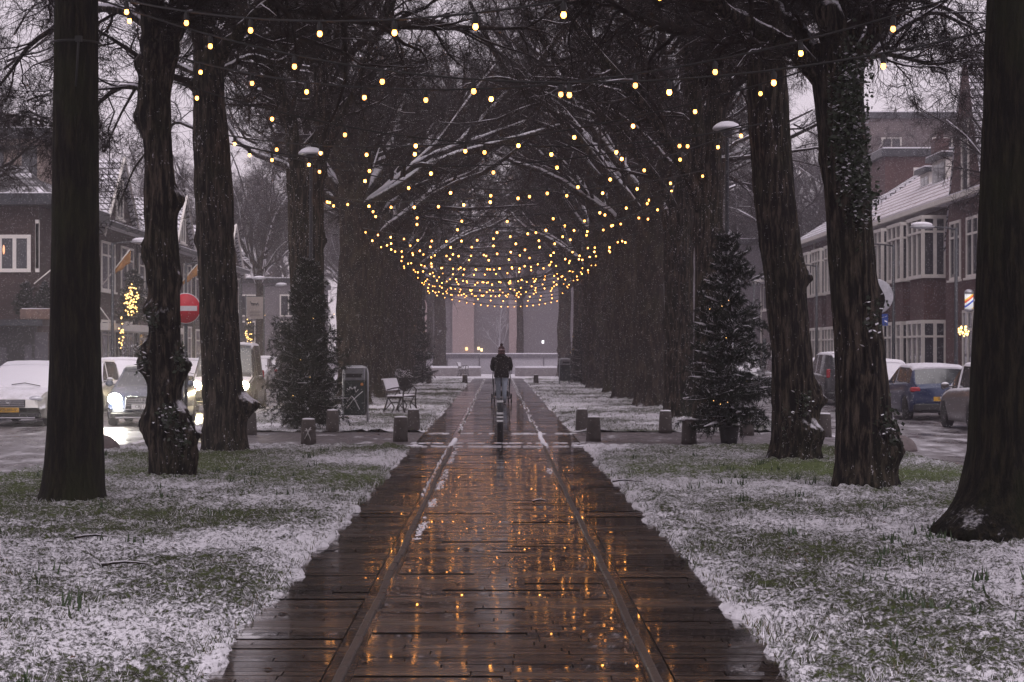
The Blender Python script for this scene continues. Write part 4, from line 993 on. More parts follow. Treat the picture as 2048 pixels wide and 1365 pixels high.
# ------------------------------------------------------------------ person with pram
def person():
    Y = 60.7; t = thing('person', 'person in dark hooded coat, bobble hat and pale jeans pushing a pram away', 'person', (PX(1003, Y), Y, 0))
    me = bpy.data.meshes.new('body')
    P = [(0, 0, .93, .13, .10), (0, 0, 1.12, .12, .09), (0, -.01, 1.32, .15, .10), (0, 0, 1.45, .07, .06), (0, .02, 1.56, .075, .085), (0, .03, 1.65, .07, .08),
         (-.09, 0, .86, .085, .085), (-.10, .02, .48, .058, .058), (-.09, -.10, .10, .038, .038), (-.09, .04, .04, .04, .03),
         (.09, 0, .86, .085, .085), (.09, .07, .48, .058, .058), (.09, .16, .10, .038, .038), (.09, .29, .04, .04, .03),
         (-.19, .0, 1.38, .055, .05), (-.25, .06, 1.12, .042, .04), (-.19, .30, 1.02, .03, .026), (-.19, .37, 1.03, .032, .018),
         (.19, .0, 1.38, .055, .05), (.25, .06, 1.12, .042, .04), (.19, .30, 1.02, .03, .026), (.19, .37, 1.03, .032, .018)]
    E = [(0, 1), (1, 2), (2, 3), (3, 4), (4, 5), (0, 6), (6, 7), (7, 8), (8, 9), (0, 10), (10, 11), (11, 12), (12, 13), (2, 14), (14, 15), (15, 16), (16, 17), (2, 18), (18, 19), (19, 20), (20, 21)]
    me.from_pydata([p[:3] for p in P], E, []); o = mobj('body', me, pmat('skin', (.45, .28, .21), .5, 0, .1, 6), t)
    md = o.modifiers.new('skin', 'SKIN'); sv = me.skin_vertices[0].data
    for i, p in enumerate(P): sv[i].radius = (p[3], p[4])
    sv[0].use_root = True; s2 = o.modifiers.new('sub', 'SUBSURF'); s2.levels = s2.render_levels = 2
    # fingers and thumbs closed on the pram handle
    f = MB()
    for s in (-1, 1):
        for k in range(4):
            x = s * .19 - .033 + .022 * k; ln = [.9, 1, .95, .75][k]
            f.tube([(x, .385, 1.045), (x, .415 * 1, 1.052), (x, .44 * 1, 1.035), (x, .435, 1.012), (x, .415, 1.008 + .004 * ln)], [.009, .009, .0085, .008, .007], 6)
        f.tube([(s * .16, .36, 1.03), (s * .145, .385, 1.015), (s * .16, .42, 1.005)], [.011, .010, .008], 6)
    f.build('fingers', pmat('skin_hand', (.45, .28, .21), .5, 0, .1, 6), o)
    def loft(mb, rings, n=18):
        vs = []
        for (cx, cy_, cz, rx, ry) in rings:
            for k in range(n):
                a = 2 * PI * k / n; vs.append((cx + rx * math.cos(a), cy_ + ry * math.sin(a), cz + .006 * math.sin(3 * a + cz * 20)))
        fs = [(i * n + k, i * n + (k + 1) % n, (i + 1) * n + (k + 1) % n, (i + 1) * n + k) for i in range(len(rings) - 1) for k in range(n)]
        fs += [tuple(range(n - 1, -1, -1)), tuple((len(rings) - 1) * n + k for k in range(n))]; mb.add(vs, fs, 0, True)
    c = MB(); loft(c, [(0, .0, .80, .225, .165), (0, 0, .84, .235, .175), (0, 0, 1.0, .22, .165), (0, 0, 1.12, .205, .15), (0, -.01, 1.28, .225, .155), (0, -.01, 1.38, .235, .14), (0, 0, 1.45, .17, .12), (0, .01, 1.50, .10, .09)])
    for s in (-1, 1):
        c.tube([(s * .19, -.0, 1.40), (s * .245, .0, 1.30), (s * .285, .04, 1.14), (s * .27, .14, 1.06), (s * .21, .29, 1.03)], [.085, .08, .07, .062, .048], 12)
    c.tube([(-.1, -.10, 1.44), (0, -.15, 1.41), (.1, -.10, 1.44)], [.05, .065, .05], 10); c.tube([(-.11, -.03, 1.47), (-.06, -.11, 1.50), (.06, -.11, 1.50), (.11, -.03, 1.47)], .035, 8)
    c.build('coat', pmat('black_coat', (.006, .005, .006), .85, 0, .3, 9, .3, snow=(1.0, 1.5, 20, 1.0), spec=.1), t)
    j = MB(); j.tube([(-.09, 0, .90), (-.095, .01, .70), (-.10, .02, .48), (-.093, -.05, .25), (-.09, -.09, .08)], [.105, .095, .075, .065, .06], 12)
    j.build('jeans', pmat('shaded_denim', (.13, .15, .19), .8, 0, .2, 9), t)  # same pale jeans; shade on this leg is put into the denim colour
    j = MB(); j.tube([(.09, 0, .90), (.095, .05, .70), (.09, .07, .48), (.09, .12, .25), (.09, .155, .08)], [.105, .095, .075, .065, .06], 12)
    j.build('jeans', pmat('lit_denim', (.38, .44, .54), .8, 0, .2, 9), t)  # lighter denim colour paints this leg as the lit one
    for s, yy in ((-1, -.03), (1, .22)):
        b = MB(); b.ball((s * .09, yy, .045), (.05, .14, .05), 12); b.build('shoe', BLACKP, t)
    h = MB(); h.lathe([(.098, 1.555), (.108, 1.57), (.108, 1.62), (.10, 1.68), (.075, 1.735), (.03, 1.76)], 18, c=(0, .025, 0)); h.lathe([(.112, 1.56), (.113, 1.59), (.10, 1.60)], 18, c=(0, .025, 0)); h.build('hat', pmat('dark_red_knit', (.05, .018, .02), .9, 0, .4, 30), t)
    h = MB(); h.ball((0, .025, 1.80), .048, 12); h.build('bobble', pmat('dark_wool', (.03, .012, .013), .95, 0, .4, 40, .8), t)
    h = MB(); h.lathe([(.108, 1.635), (.110, 1.64), (.108, 1.66), (.105, 1.665)], 18, c=(0, .025, 0)); h.build('hat_stripe', pmat('pink_knit', (.3, .2, .22), .9), t)
    h = MB(); h.lathe([(.10, 1.46), (.115, 1.49), (.11, 1.53), (.09, 1.56)], 18, c=(0, .01, 0)); h.build('scarf', pmat('dark_red_scarf', (.1, .03, .035), .95, 0, .4, 30), t)
    # pram
    p = thing('pram', 'black pram pushed along the path by the person in the bobble hat', 'pram', (PX(1003, Y), Y, 0))
    b = MB()
    for s in (-1, 1):
        b.tube([(s * .25, .37, 1.02), (s * .27, .50, .80), (s * .25, .75, .45), (s * .22, 1.05, .16)], .015, 8); b.tube([(s * .27, .30, .16), (s * .24, .55, .40), (s * .24, .85, .75)], .014, 8)
    b.tube([(-.25, .37, 1.02), (-.25, .42, 1.03), (.25, .42, 1.03), (.25, .37, 1.02)], .016, 8); b.tube([(-.31, .30, .16), (.31, .30, .16)], .012, 8); b.tube([(-.24, 1.05, .14), (.24, 1.05, .14)], .012, 8)
    b.build('frame', METAL_D, p)
    b = MB(); b.box((0, .72, .30), (.42, .5, .18), ch=.04); b.build('basket', BLACKP, p)
    b = MB(); b.box((0, .82, .62), (.40, .62, .20), ch=.06); b.ball((0, .66, .78), (.22, .24, .24), 16); b.build('carrycot', pmat('pram_fabric', (.02, .018, .02), .8, 0, .3, 12), p)
    for (sx, yy, rr) in ((-1, .30, .15), (1, .30, .15), (-1, 1.05, .11), (1, 1.05, .11)):
        b = MB(); M_ = Matrix.Translation((sx * (.30 if rr > .12 else .22), yy, rr)) @ Matrix.Rotation(R(90), 4, 'Y')
        b.lathe([(rr * .78, -.02), (rr, -.016), (rr, .016), (rr * .78, .02)], 22, M=M_); wheel = b.build('wheel', RUBBER, p)
        b = MB(); b.lathe([(rr * .2, -.022), (rr * .74, -.012), (rr * .74, .012), (rr * .2, .022)], 16, M=M_); b.build('hub', METAL, wheel)
person()

# ------------------------------------------------------------------ cars
def text_part(txt, size, mat, parent, loc, rot, name='lettering'):
    c = bpy.data.curves.new('t', 'FONT'); c.body = txt; c.size = size; c.align_x = 'CENTER'; c.align_y = 'CENTER'; c.extrude = .002
    o = bpy.data.objects.new('t', c); COL.objects.link(o); dg = bpy.context.evaluated_depsgraph_get(); me = bpy.data.meshes.new_from_object(o.evaluated_get(dg)); bpy.data.objects.remove(o)
    me.materials.clear(); q = mobj(name, me, mat, parent); q.location = loc; q.rotation_euler = rot; return q
INK = pmat('black_ink', (.01, .01, .01), .6); PLATE_Y = pmat('yellow_plate', (.55, .30, .02), .5); PLATE_W = pmat('white_plate', (.62, .62, .62), .5)
HEADG = pmat('headlamp_glass', (.55, .55, .6), .12, .3, .3, 20); TAILG = pmat('red_lamp_glass', (.35, .01, .02), .25, 0, .3, 20); CHROME = pmat('chrome', (.6, .6, .62), .2, 1, .1, 5)
def lerp_tab(tab, y): return [float(np.interp(y, [q[0] for q in tab], [q[i] for q in tab])) for i in range(1, len(tab[0]))]
def car(label, x, y, facing_cam, color, kind='hatch', L_=4.3, W=1.8, H=1.45, group=None, snow_body=(.45, .85, 4, .7), glass=None, lit=None, plate='AB-12-C', plate_mat=None, z=-.186, rz=0.0, emblem=None, metal=.5, cat='car'):
    """local frame: y from 0 (rear) to L (front), rear at origin. facing_cam turns the nose to -Y"""
    rot = (PI if facing_cam else 0) + rz
    t = thing({'van': 'parked_van'}.get(kind, 'parked_car') if not lit else 'driving_car', label, cat, (x, y, z), rot, group)
    hw = W / 2
    if kind == 'van':
        belt = [(0, .95), (.9, 1.0), (L_ - 1.1, 1.05), (L_ - .75, 1.0), (L_ - .1, .80), (L_, .62)]
        roof = [(0, H - .15), (.12, H - .03), (.5, H), (L_ - 2.0, H), (L_ - 1.6, H - .05), (L_ - .85, 1.03), (L_, 0)]; y_r0, y_r1, y_w1, y_w0 = .02, .14, L_ - 1.75, L_ - .80
    elif kind == 'sedan':
        belt = [(0, .82), (.15, .93), (.9, .97), (L_ * .5, .93), (L_ - 1.25, .92), (L_ - .35, .76), (L_, .60)]
        roof = [(0, 0), (.75, .96), (1.35, H - .07), (1.9, H), (L_ * .55, H - .01), (L_ - 1.9, H - .1), (L_ - 1.15, .93), (L_, 0)]; y_r0, y_r1, y_w1, y_w0 = .75, 1.32, L_ - 1.95, L_ - 1.12
    else:
        belt = [(0, .80), (.08, .92), (.9, .96), (L_ * .5, .93), (L_ - 1.2, .90), (L_ - .35, .76), (L_, .60)]
        roof = [(0, 0), (.05, .93), (.48, H - .08), (.8, H - .02), (L_ * .5, H), (L_ - 1.85, H - .09), (L_ - 1.1, .91), (L_, 0)]; y_r0, y_r1, y_w1, y_w0 = .06, .46, L_ - 1.92, L_ - 1.08
    wtab = [(0, .84), (.12, .94), (.6, 1.0), (L_ - .7, 1.0), (L_ - .2, .93), (L_, .80)]
    ys = sorted(set([0, .03, .08, .16, .3, .46, .62, .8] + list(np.linspace(.95, L_ - .95, 22)) + [L_ - a for a in (0, .03, .08, .16, .28, .42, .6, .8)] + [y_r0, y_r1, y_w1, y_w0]))
    rings = []; wr0, wr1 = .68, L_ - .80
    for yy in ys:
        b_, = lerp_tab(belt, yy); r_, = lerp_tab(roof, yy); wf, = lerp_tab(wtab, yy); ww = hw * wf; top = max(r_, b_ + .03)
        cab = top - b_ > .05; fr = min(1, max(0, (top - b_) / (H - .95)))
        wt = ww * (.93 - .16 * fr); zb = .19 + .1 * max(0, 1 - yy / .4) + .1 * max(0, 1 - (L_ - yy) / .4)
        arch = 0
        for c in (wr0, wr1):
            dd = abs(yy - c)
            if dd < .36: arch = max(arch, .33 + math.sqrt(max(0, .36 ** 2 - dd ** 2)) - .02)
        zb_side = max(zb, arch)
        ring = [(0, zb), (ww * .70, zb), (ww * .97, zb_side), (ww, max(.45, zb_side + .03)), (ww * 1.0, max(b_ - .26, zb_side + .06)), (ww * .97, b_ - .06), (ww * .925, b_), (ww * .90 if cab else ww * .86, b_ + .015 if cab else b_ + .012),
                (wt * 1.0, top - .05 * fr if cab else b_ + .022), (wt * .92, top - .012), (wt * .55, top + .012), (0, top + .02)]
        rings.append(ring)
    n = len(rings[0]); cats = {'body': [], 'windscreen': [], 'rear_window': [], 'side_window': [], 'side_window_b': []}; roofF = []
    V = []
    for yy, ring in zip(ys, rings):
        V += [(px_, yy, pz_) for px_, pz_ in ring] + [(-px_, yy, pz_) for px_, pz_ in ring[1:-1]][::-1]
    m = 2 * n - 2
    for i in range(len(ys) - 1):
        ym = (ys[i] + ys[i + 1]) / 2
        for k in range(m):
            f = (i * m + k, i * m + (k + 1) % m, (i + 1) * m + (k + 1) % m, (i + 1) * m + k)
            kk = k if k < n - 1 else m - 1 - k      # mirrored index of the span
            c = 'body'
            sd = 'side_window' if k < n - 1 else 'side_window_b'
            if kk == 7:
                if (y_r1 + .0 < ym < y_w1 - .0 if kind != 'van' else y_w1 - 1.3 < ym < y_w1 + .2) and not (L_ * .5 - .06 < ym < L_ * .5 + .1): c = sd
                elif kind != 'van' and (y_r0 + .35 < ym < y_r1 or y_w1 < ym < y_w0 - .3): c = sd
            if kk in (8, 9, 10):
                if y_w1 < ym < y_w0: c = 'windscreen' if kk != 8 else 'body'
                elif y_r0 < ym < y_r1: c = 'rear_window' if kk != 8 else 'body'
                elif y_r1 <= ym <= y_w1: roofF.append(f)
            cats[c].append(f)
    cats['body'] += [tuple(range(m - 1, -1, -1)), tuple((len(ys) - 1) * m + k for k in range(m))]
    body = pmat('car_paint', color, .35, metal, .12, 3, snow=snow_body, coat=.6)
    for c, fs in cats.items():
        b = MB(); b.add(V, fs, 0, True); ob = b.build(c.replace('_b', '') if c[:4] == 'side' else c, body if c == 'body' else (GLASS_S if (glass == 'snow' and c[:4] != 'side') else GLASS_C), t)
        import bmesh
        bm = bmesh.new(); bm.from_mesh(ob.data); bmesh.ops.delete(bm, geom=[v for v in bm.verts if not v.link_faces], context='VERTS'); bm.to_mesh(ob.data); bm.free()
    # roof snow
    b = MB(); idx = sorted({i for f in roofF for i in f}); mp = {j: q for q, j in enumerate(idx)}
    rr_ = random.Random(7); top_v = [(V[j][0] * .97, V[j][1], V[j][2] + .035 + .012 * rr_.random()) for j in idx]; low_v = [V[j] for j in idx]
    b.add(top_v, [tuple(mp[i] for i in f) for f in roofF], 0, True); b.add(low_v + top_v, [], 0)
    ed = {}
    for f in roofF:
        for a_, c_ in zip(f, f[1:] + f[:1]): ed[frozenset((a_, c_))] = ed.get(frozenset((a_, c_)), 0) + 1
    nn = len(idx); base = len(top_v)
    for e_, cnt in ed.items():
        if cnt == 1:
            a_, c_ = tuple(e_); b.f.append((mp[a_] + base, mp[c_] + base, mp[c_], mp[a_])); b.m.append(0); b.sm.append(False)
    b.build('snow_cover', SNOWM, t)
    for sx in (-1, 1):
        for yy in (wr0, wr1):
            M_ = Matrix.Translation((sx * (hw - .11), yy, .32)) @ Matrix.Rotation(R(90), 4, 'Y')
            wo = bpy.data.objects.new('wheel', None); link(wo, t)
            b = MB(); b.lathe([(.20, -.10), (.30, -.10), (.32, -.07), (.32, .07), (.30, .10), (.20, .10)], 26, M=M_); b.build('tyre', RUBBER, wo)
            b = MB(); b.lathe([(.05, -.09), (.20, -.07), (.205, -.03), (.205, .03), (.20, .07), (.05, .09)], 20, M=M_)
            for q in range(5): b.box((.11 * math.cos(q * 1.2566), .11 * math.sin(q * 1.2566), .0), (.19, .04, .17), M=M_, rz=q * 1.2566)
            b.build('rim', METAL, wo)
        b = MB(); b.ball((sx * (hw + .08), y_w0 - .35, 1.0), (.10, .06, .075), 12); b.tube([(sx * (hw - .1), y_w0 - .35, .97), (sx * (hw + .03), y_w0 - .35, .98)], .02, 6); b.build('mirror', body, t)
        hl = HEADG
        b = MB(); zf = .66 if kind != 'van' else .78
        b.ball((sx * hw * .70, L_ - .085, zf), (.17, .075, .075), 14, M=None); b.build('headlight', hl, t)
        if lit:
            b = MB(); b.ball((sx * hw * .72, L_ + .0, zf), (.16, .06, .13), 16); b.build('headlight_glow', lit, t)
        b = MB(); b.box((sx * hw * .80, .045, .80 if kind != 'van' else 1.05), (.28 if kind != 'van' else .14, .10, .13 if kind != 'van' else .3), ch=.03); b.build('tail_light', TAILG, t)
    b = MB(); b.box((0, L_ + .0, .56), (W * .44, .03, .17 if not emblem == 'rings' else .30), ch=.012); 
    gr = b.build('grille', BLACKP, t)
    b = MB()
    for q in range(4): b.box((0, L_ + .02, .50 + .045 * q), (W * .42, .012, .010))
    if emblem == 'rings':
        zz = .58; b.tube([(-W * .23, L_ + .02, zz + .14), (W * .23, L_ + .02, zz + .14), (W * .215, L_ + .02, zz - .17), (-W * .215, L_ + .02, zz - .17), (-W * .23, L_ + .02, zz + .14)], .010, 6)
    b.build('grille_bars', CHROME, gr)
    if emblem == 'rings':
        b = MB()
        for q in range(4):
            cx_ = -.105 + .07 * q; b.tube([(cx_ + .048 * math.cos(a), L_ + .035, .63 + .048 * math.sin(a)) for a in np.linspace(0, 2 * PI, 17)], .008, 5, cap=False)
        b.build('emblem', CHROME, gr)
    if emblem == 'oval':
        b = MB(); b.tube([(.06 * math.cos(a), L_ + .035, .60 + .04 * math.sin(a)) for a in np.linspace(0, 2 * PI, 17)], .009, 5, cap=False); b.tube([(.025 * math.cos(a), L_ + .035, .605 + .035 * math.sin(a)) for a in np.linspace(0, 2 * PI, 13)], .006, 5, cap=False); b.build('emblem', CHROME, gr)
    if emblem == 'round':
        b = MB(); M_ = Matrix.Translation((0, .015, .86)) @ Matrix.Rotation(R(90), 4, 'X'); b.lathe([(.055, 0), (.055, .02)], 20, M=M_, mi=0); b.lathe([(.034, .02), (.034, .024)], 20, M=M_, mi=1); b.build('emblem', [BLACKP, PLATE_W], t)
    pm = plate_mat or PLATE_Y
    for (yy, rz_, zz) in ((L_ + .03, PI, .40 if emblem != 'rings' else .47), (-.015, 0, .56)):
        b = MB(); b.box((0, yy, zz), (.50, .012, .11)); pl = b.build('number_plate', pm, t)
        text_part(plate, .10, INK, pl, (0, yy + (.008 if rz_ else -.008), zz), (R(90), 0, rz_))
    b = MB(); b.box((0, .02, .34), (W * .86, .12, .2), ch=.04); b.build('bumper', BLACKP, t); b = MB(); b.box((0, L_ - .02, .27), (W * .86, .10, .16), ch=.04); b.build('bumper', BLACKP, t)
    b = MB(); b.box((0, L_ + .015, .22), (W * .7, .03, .03)); b.build('lower_trim', CHROME, t)
    if glass != 'snow':
        b = MB(); b.tube([(0, .05, .97), (.12, .14, 1.04), (.26, .2, 1.08)], .010, 5); b.build('wiper', BLACKP, t)
    else:
        b = MB(); b.tube([(-.5, y_w0 + .02, .95), (-.1, y_w0 - .1, 1.02), (.2, y_w0 - .02, .98)], .010, 5); b.build('wiper', BLACKP, t)
    return t
PG = 'cars parked along the left houses'; PR = 'cars parked along the right houses'
HL_W = emat('white_headlamp', (1, .97, .82), 110); HL_Y = emat('warm_headlamp', (1, .80, .42), 90)
car('silver estate car with snowy windscreen and yellow plate, nearest on the left', -11.55, 47 + 4.6, True, (.42, .40, .39), 'hatch', 4.6, 1.78, 1.50, PG, (.62, 1.05, 3, .8), 'snow', None, 'PZ-385-V', emblem='oval')
car('snow-covered car hidden behind the smooth mossy trunk', -11.6, 53.2 + 4.2, True, (.2, .2, .21), 'hatch', 4.2, 1.75, 1.55, PG, (.2, .6, 3, .5), 'snow')
car('snow-covered car just behind the driving blue car', -11.65, 59.4 + 4.2, True, (.05, .05, .055), 'hatch', 4.2, 1.75, 1.55, PG, (.3, .7, 3, .5), 'snow')
for i, Yc in enumerate((66, 72.5, 79, 86, 93)): car(ORD[i + 3] + ' parked car along the left houses', -11.7, Yc + 4.2, True, [(.03, .03, .04), (.25, .25, .26), (.1, .02, .02), (.04, .05, .08), (.3, .3, .3)][i], 'hatch', 4.2, 1.75, 1.48, PG, (.3, .7, 3, .5), 'snow')
car('dark car with yellow plate parked far down the left street', PX(521, 102), 102, False, (.03, .03, .04), 'hatch', 4.2, 1.8, 1.5, PG, (.3, .7, 3, .5), 'snow')
car('dark blue car with bright headlight driving towards the camera', -8.66, 47.2 + 4.3, True, (.02, .03, .07), 'sedan', 4.3, 1.80, 1.42, None, (.97, 1.4, 3, .3), None, HL_W, 'CRJ 150', PLATE_W, emblem='rings', rz=R(3), metal=.3)
car('tall van with warm headlights following the blue car', -8.1, 58 + 3.9, True, (.03, .03, .034), 'van', 3.9, 1.92, 2.0, None, (.6, .95, 3, .3), None, HL_Y, 'VT-20-B', cat='van')
car('silver snow-covered car half hidden by the massive right trunk', 11.33, 43.5, False, (.14, .125, .125), 'hatch', 4.1, 1.76, 1.50, PR, (.25, .6, 3, .5), 'snow')
car('blue hatchback with red tail light and yellow plate, right street', 11.45, 51.2, False, (.006, .02, .075), 'hatch', 4.3, 1.77, 1.42, PR, (.82, 1.15, 3, .5), None, None, 'ST-7-B', emblem='round', metal=.3)
car('dusty silver car just beyond the blue hatchback', 11.3, 58.0, False, (.12, .10, .10), 'hatch', 4.2, 1.76, 1.52, PR, (.3, .7, 3, .5), 'snow')
car('tall snowy-roofed car third beyond the blue hatchback', 11.6, 65.5, False, (.04, .04, .045), 'van', 4.3, 1.8, 1.72, PR, (.5, .9, 3, .5), 'snow')
car('dark car with red lamp seen between the two right trunks', 11.3, 70.5, False, (.04, .03, .04), 'hatch', 4.2, 1.78, 1.5, PR, (.35, .8, 3, .5), 'snow')
car('silver car with snowy roof seen between the two right trunks', 11.5, 77.5, False, (.3, .3, .32), 'hatch', 4.3, 1.78, 1.55, PR, (.35, .8, 3, .5), 'snow')
car('white van facing the camera behind the potted fir', 11.6, 94 + 4.8, True, (.4, .4, .42), 'van', 4.8, 1.95, 2.15, None, (.5, .9, 3, .5), 'snow', cat='van')
car('grey car parked farthest down the right street', 11.5, 103, False, (.1, .1, .1), 'hatch', 4.2, 1.78, 1.5, PR, (.3, .7, 3, .5), 'snow')
def headlamp(x, y, z, col, power):
    l = bpy.data.lights.new('headlight_beam', 'SPOT'); l.energy = power; l.color = col; l.spot_size = R(70); l.spot_blend = .7; l.shadow_soft_size = .08
    o = bpy.data.objects.new('headlight_beam', l); COL.objects.link(o); o.location = (x, y, z); o.rotation_euler = (R(-90 + 4) + PI, 0, 0)
    o.rotation_euler = (R(84), 0, R(180)); return o
for dx in (-.63, .63): headlamp(-8.42 + dx, 47.0, .5, (1, .97, .85), 150)
for dx in (-.67, .67): headlamp(-8.1 + dx, 57.8, .6, (1, .82, .5), 150)

# ------------------------------------------------------------------ houses
def window(parent, s, xf, y0, y1, z0, z1, nx=2, trans=.3, pane=None, name='window'):
    """a window in the street wall (plane x = xf, outward normal -s)"""
    f = MB(); d = -s * .05; t_ = .09
    def bx(a0, a1, b0, b1, dd=0.0): f.b2((xf + d + dd, a0, b0), (xf + s * .02, a1, b1))
    bx(y0, y1, z0, z0 + t_); bx(y0, y1, z1 - t_, z1)
    for i in range(nx + 1):
        yy = y0 + (y1 - y0 - t_) * i / nx; bx(yy, yy + t_, z0 + t_, z1 - t_)
    if trans: bx(y0 + t_, y1 - t_, z1 - (z1 - z0) * trans, z1 - (z1 - z0) * trans + .07, s * .01)
    w_ = f.build(name, WHITE, parent)
    p = MB(); p.b2((xf + d * .3, y0 + .03, z0 + .03), (xf + s * .015, y1 - .03, z1 - .03)); p.build('pane', pane or GLASS, w_)
    q = MB(); q.b2((xf - s * .12, y0 - .06, z0 - .07), (xf + s * .02, y1 + .06, z0 - .003)); q.build('sill', WHITE, w_)
    return w_
def bay(parent, s, xf, y0, y1, z0, z1, dep=.8, tr=.28):
    """glazed box bay standing out of the wall"""
    f = MB(); xo = xf - s * dep; t_ = .11
    def post(x, y): f.b2((x - t_ / 2, y - t_ / 2, z0), (x + t_ / 2, y + t_ / 2, z1))
    for yy in (y0, (y0 * 2 + y1) / 3, (y0 + 2 * y1) / 3, y1): post(xo, yy)
    for yy in (y0, y1): post(xf - s * .05, yy); post((xo + xf) / 2, yy)
    for (za, zb) in ((z0, z0 + .12), (z1 - .12, z1), (z1 - (z1 - z0) * tr, z1 - (z1 - z0) * tr + .07)):
        f.b2((xo - .06, y0 - .07, za), (xo + .06, y1 + .07, zb))
        for yy in (y0, y1): f.b2((min(xo, xf) + .06, yy - .065, za), (max(xo, xf) - .06, yy + .065, zb))
    w_ = f.build('bay_window', WHITE, parent)
    p = MB(); p.b2((xo, y0 + .002, z0 + .02), (xf, y1 - .002, z1 - .02)); p.build('pane', GLASS, w_)
    return w_
def terrace(label, s, y0, y1, style, name='brick_house', eave=6.6, ridge=9.8, brick=None, tile=None, seed=0):
    xf = s * 15.0; t = thing(name, label, 'house', (0, 0, 0), 0, 'brick houses along the ' + ('right' if s > 0 else 'left') + ' street'); brick = brick or (BRICK_R if s > 0 else BRICK_L)
    xb = s * 23.5; r = random.Random(seed)
    b = MB(); b.b2((xf, y0, -.1), (xb, y1 - .003, eave)); b.build('wall', brick, t)
    ym = (y0 + y1) / 2
    # main roof: ridge runs along the street
    rx = s * 19.2; rf = MB(); xo = xf - s * .45
    rf.add([(xo, y0, eave - .05), (xo, y1, eave - .05), (rx, y1, ridge), (rx, y0, ridge), (xb, y0, eave), (xb, y1, eave), (xo, y0, eave - .2), (xo, y1, eave - .2), (xb, y0, eave - .15), (xb, y1, eave - .15)],
           [(0, 1, 2, 3), (3, 2, 5, 4), (0, 3, 4, 8, 6), (1, 7, 9, 5, 2), (0, 6, 7, 1), (4, 5, 9, 8), (6, 8, 9, 7)])
    roof = rf.build('roof', tile or TILE, t)
    c = MB(); c.b2((rx - .3, y1 - .9, ridge - .5), (rx + .3, y1 - .1, ridge + .9)); c.b2((rx - .35, y1 - .95, ridge + .9), (rx + .35, y1 - .05, ridge + 1.0))
    for k in range(3): c.lathe([(.1, ridge + 1.0), (.08, ridge + 1.35)], 10, c=(rx, y1 - .75 + .25 * k, 0))
    c.build('chimney', brick, roof)
    gt = MB(); gt.b2((xo - s * .12, y0 - .0, eave - .19), (xo - s * .001, y1 - .004, eave - .03)); gt.build('gutter', METAL_D if s < 0 else WHITE, t)
    gs = MB(); gs.b2((xo - s * .11, y0, eave - .03), (xo + s * .05, y1 - .004, eave + .01)); gs.build('gutter_snow', SNOWM, t)
    dp = MB(); dp.tube([(xf - s * .08, y1 - .15, -.05), (xf - s * .08, y1 - .15, eave - .2)], .045, 8); dp.build('drainpipe', WHITE if s > 0 else METAL_D, t)
    W_ = y1 - y0
    if style == 'bays':
        for (a, c_) in ((y0 + .55, y0 + W_ * .42), (y0 + W_ * .58, y1 - .55)):
            for (za, zb) in ((2.65, 4.05), (-.1, .55)): sp = MB(); sp.b2((xf - s * .75, a + .05, za), (xf + s * .1, c_ - .05, zb)); sp.build('bay_wall', brick, t)
            bay(t, s, xf, a, c_, 4.05, 6.15); bay(t, s, xf, a, c_, .55, 2.65)
    elif style == 'gable':
        # steep street gable with a roof running back from it
        ga, gb, pk = y0 + .2, y1 - .2, ridge + .9
        gm = (ga + gb) / 2; g_ = MB(); g_.prism([(ga + .25, eave - .3), (gb - .25, eave - .3), (gm, pk - .35)], 'x', xf - s * .06, xf + s * .3)
        g_.build('gable', brick, t)
        q = MB(); xr = s * 20.5
        q.add([(xf - s * .25, ga - .1, eave - .5), (xf - s * .25, gm, pk), (xr, gm, pk), (xr, ga - .1, eave - .5), (xf - s * .25, gb + .1, eave - .5), (xr, gb + .1, eave - .5),
               (xf - s * .25, ga + .12, eave - .62), (xf - s * .25, gm, pk - .22), (xf - s * .25, gb - .12, eave - .62)], [(0, 1, 2, 3), (1, 4, 5, 2), (0, 6, 7, 1), (1, 7, 8, 4), (3, 2, 5)])
        q.build('gable_roof', tile or TILE, t)
        v_ = MB(); v_.tube([(xf - s * .27, ga - .12, eave - .52), (xf - s * .27, gm, pk + .02), (xf - s * .27, gb + .12, eave - .52)], .06, 5); v_.build('bargeboard', WHITE, t)
        window(t, s, xf - s * .07, gm - .7, gm + .7, eave + .3, eave + 1.9, 2, .3)
        for (a, c_) in ((y0 + .7, y0 + W_ * .42), (y0 + W_ * .58, y1 - .7)):
            window(t, s, xf, a, c_, 3.9, 5.8, 2, .3); window(t, s, xf, a, c_, .8, 2.8, 2, .3)
    else:
        for (a, c_) in ((y0 + .6, y0 + W_ * .4), (y0 + W_ * .55, y1 - .6)):
            window(t, s, xf, a, c_, 3.9, 5.7, 2, .3)
        window(t, s, xf, y0 + .6, y0 + W_ * .55, .7, 2.7, 3, .3)
        d_ = MB(); d_.b2((xf - s * .05, y1 - 1.6, -.05), (xf + s * .05, y1 - .6, 2.3)); dr = d_.build('door', pmat('dark_door', (.03, .05, .045), .5), t)
        d_ = MB(); d_.ball((xf - s * .08, y1 - 1.48, 1.05), .04, 8); d_.build('handle', CHROME, dr)
    return t, roof
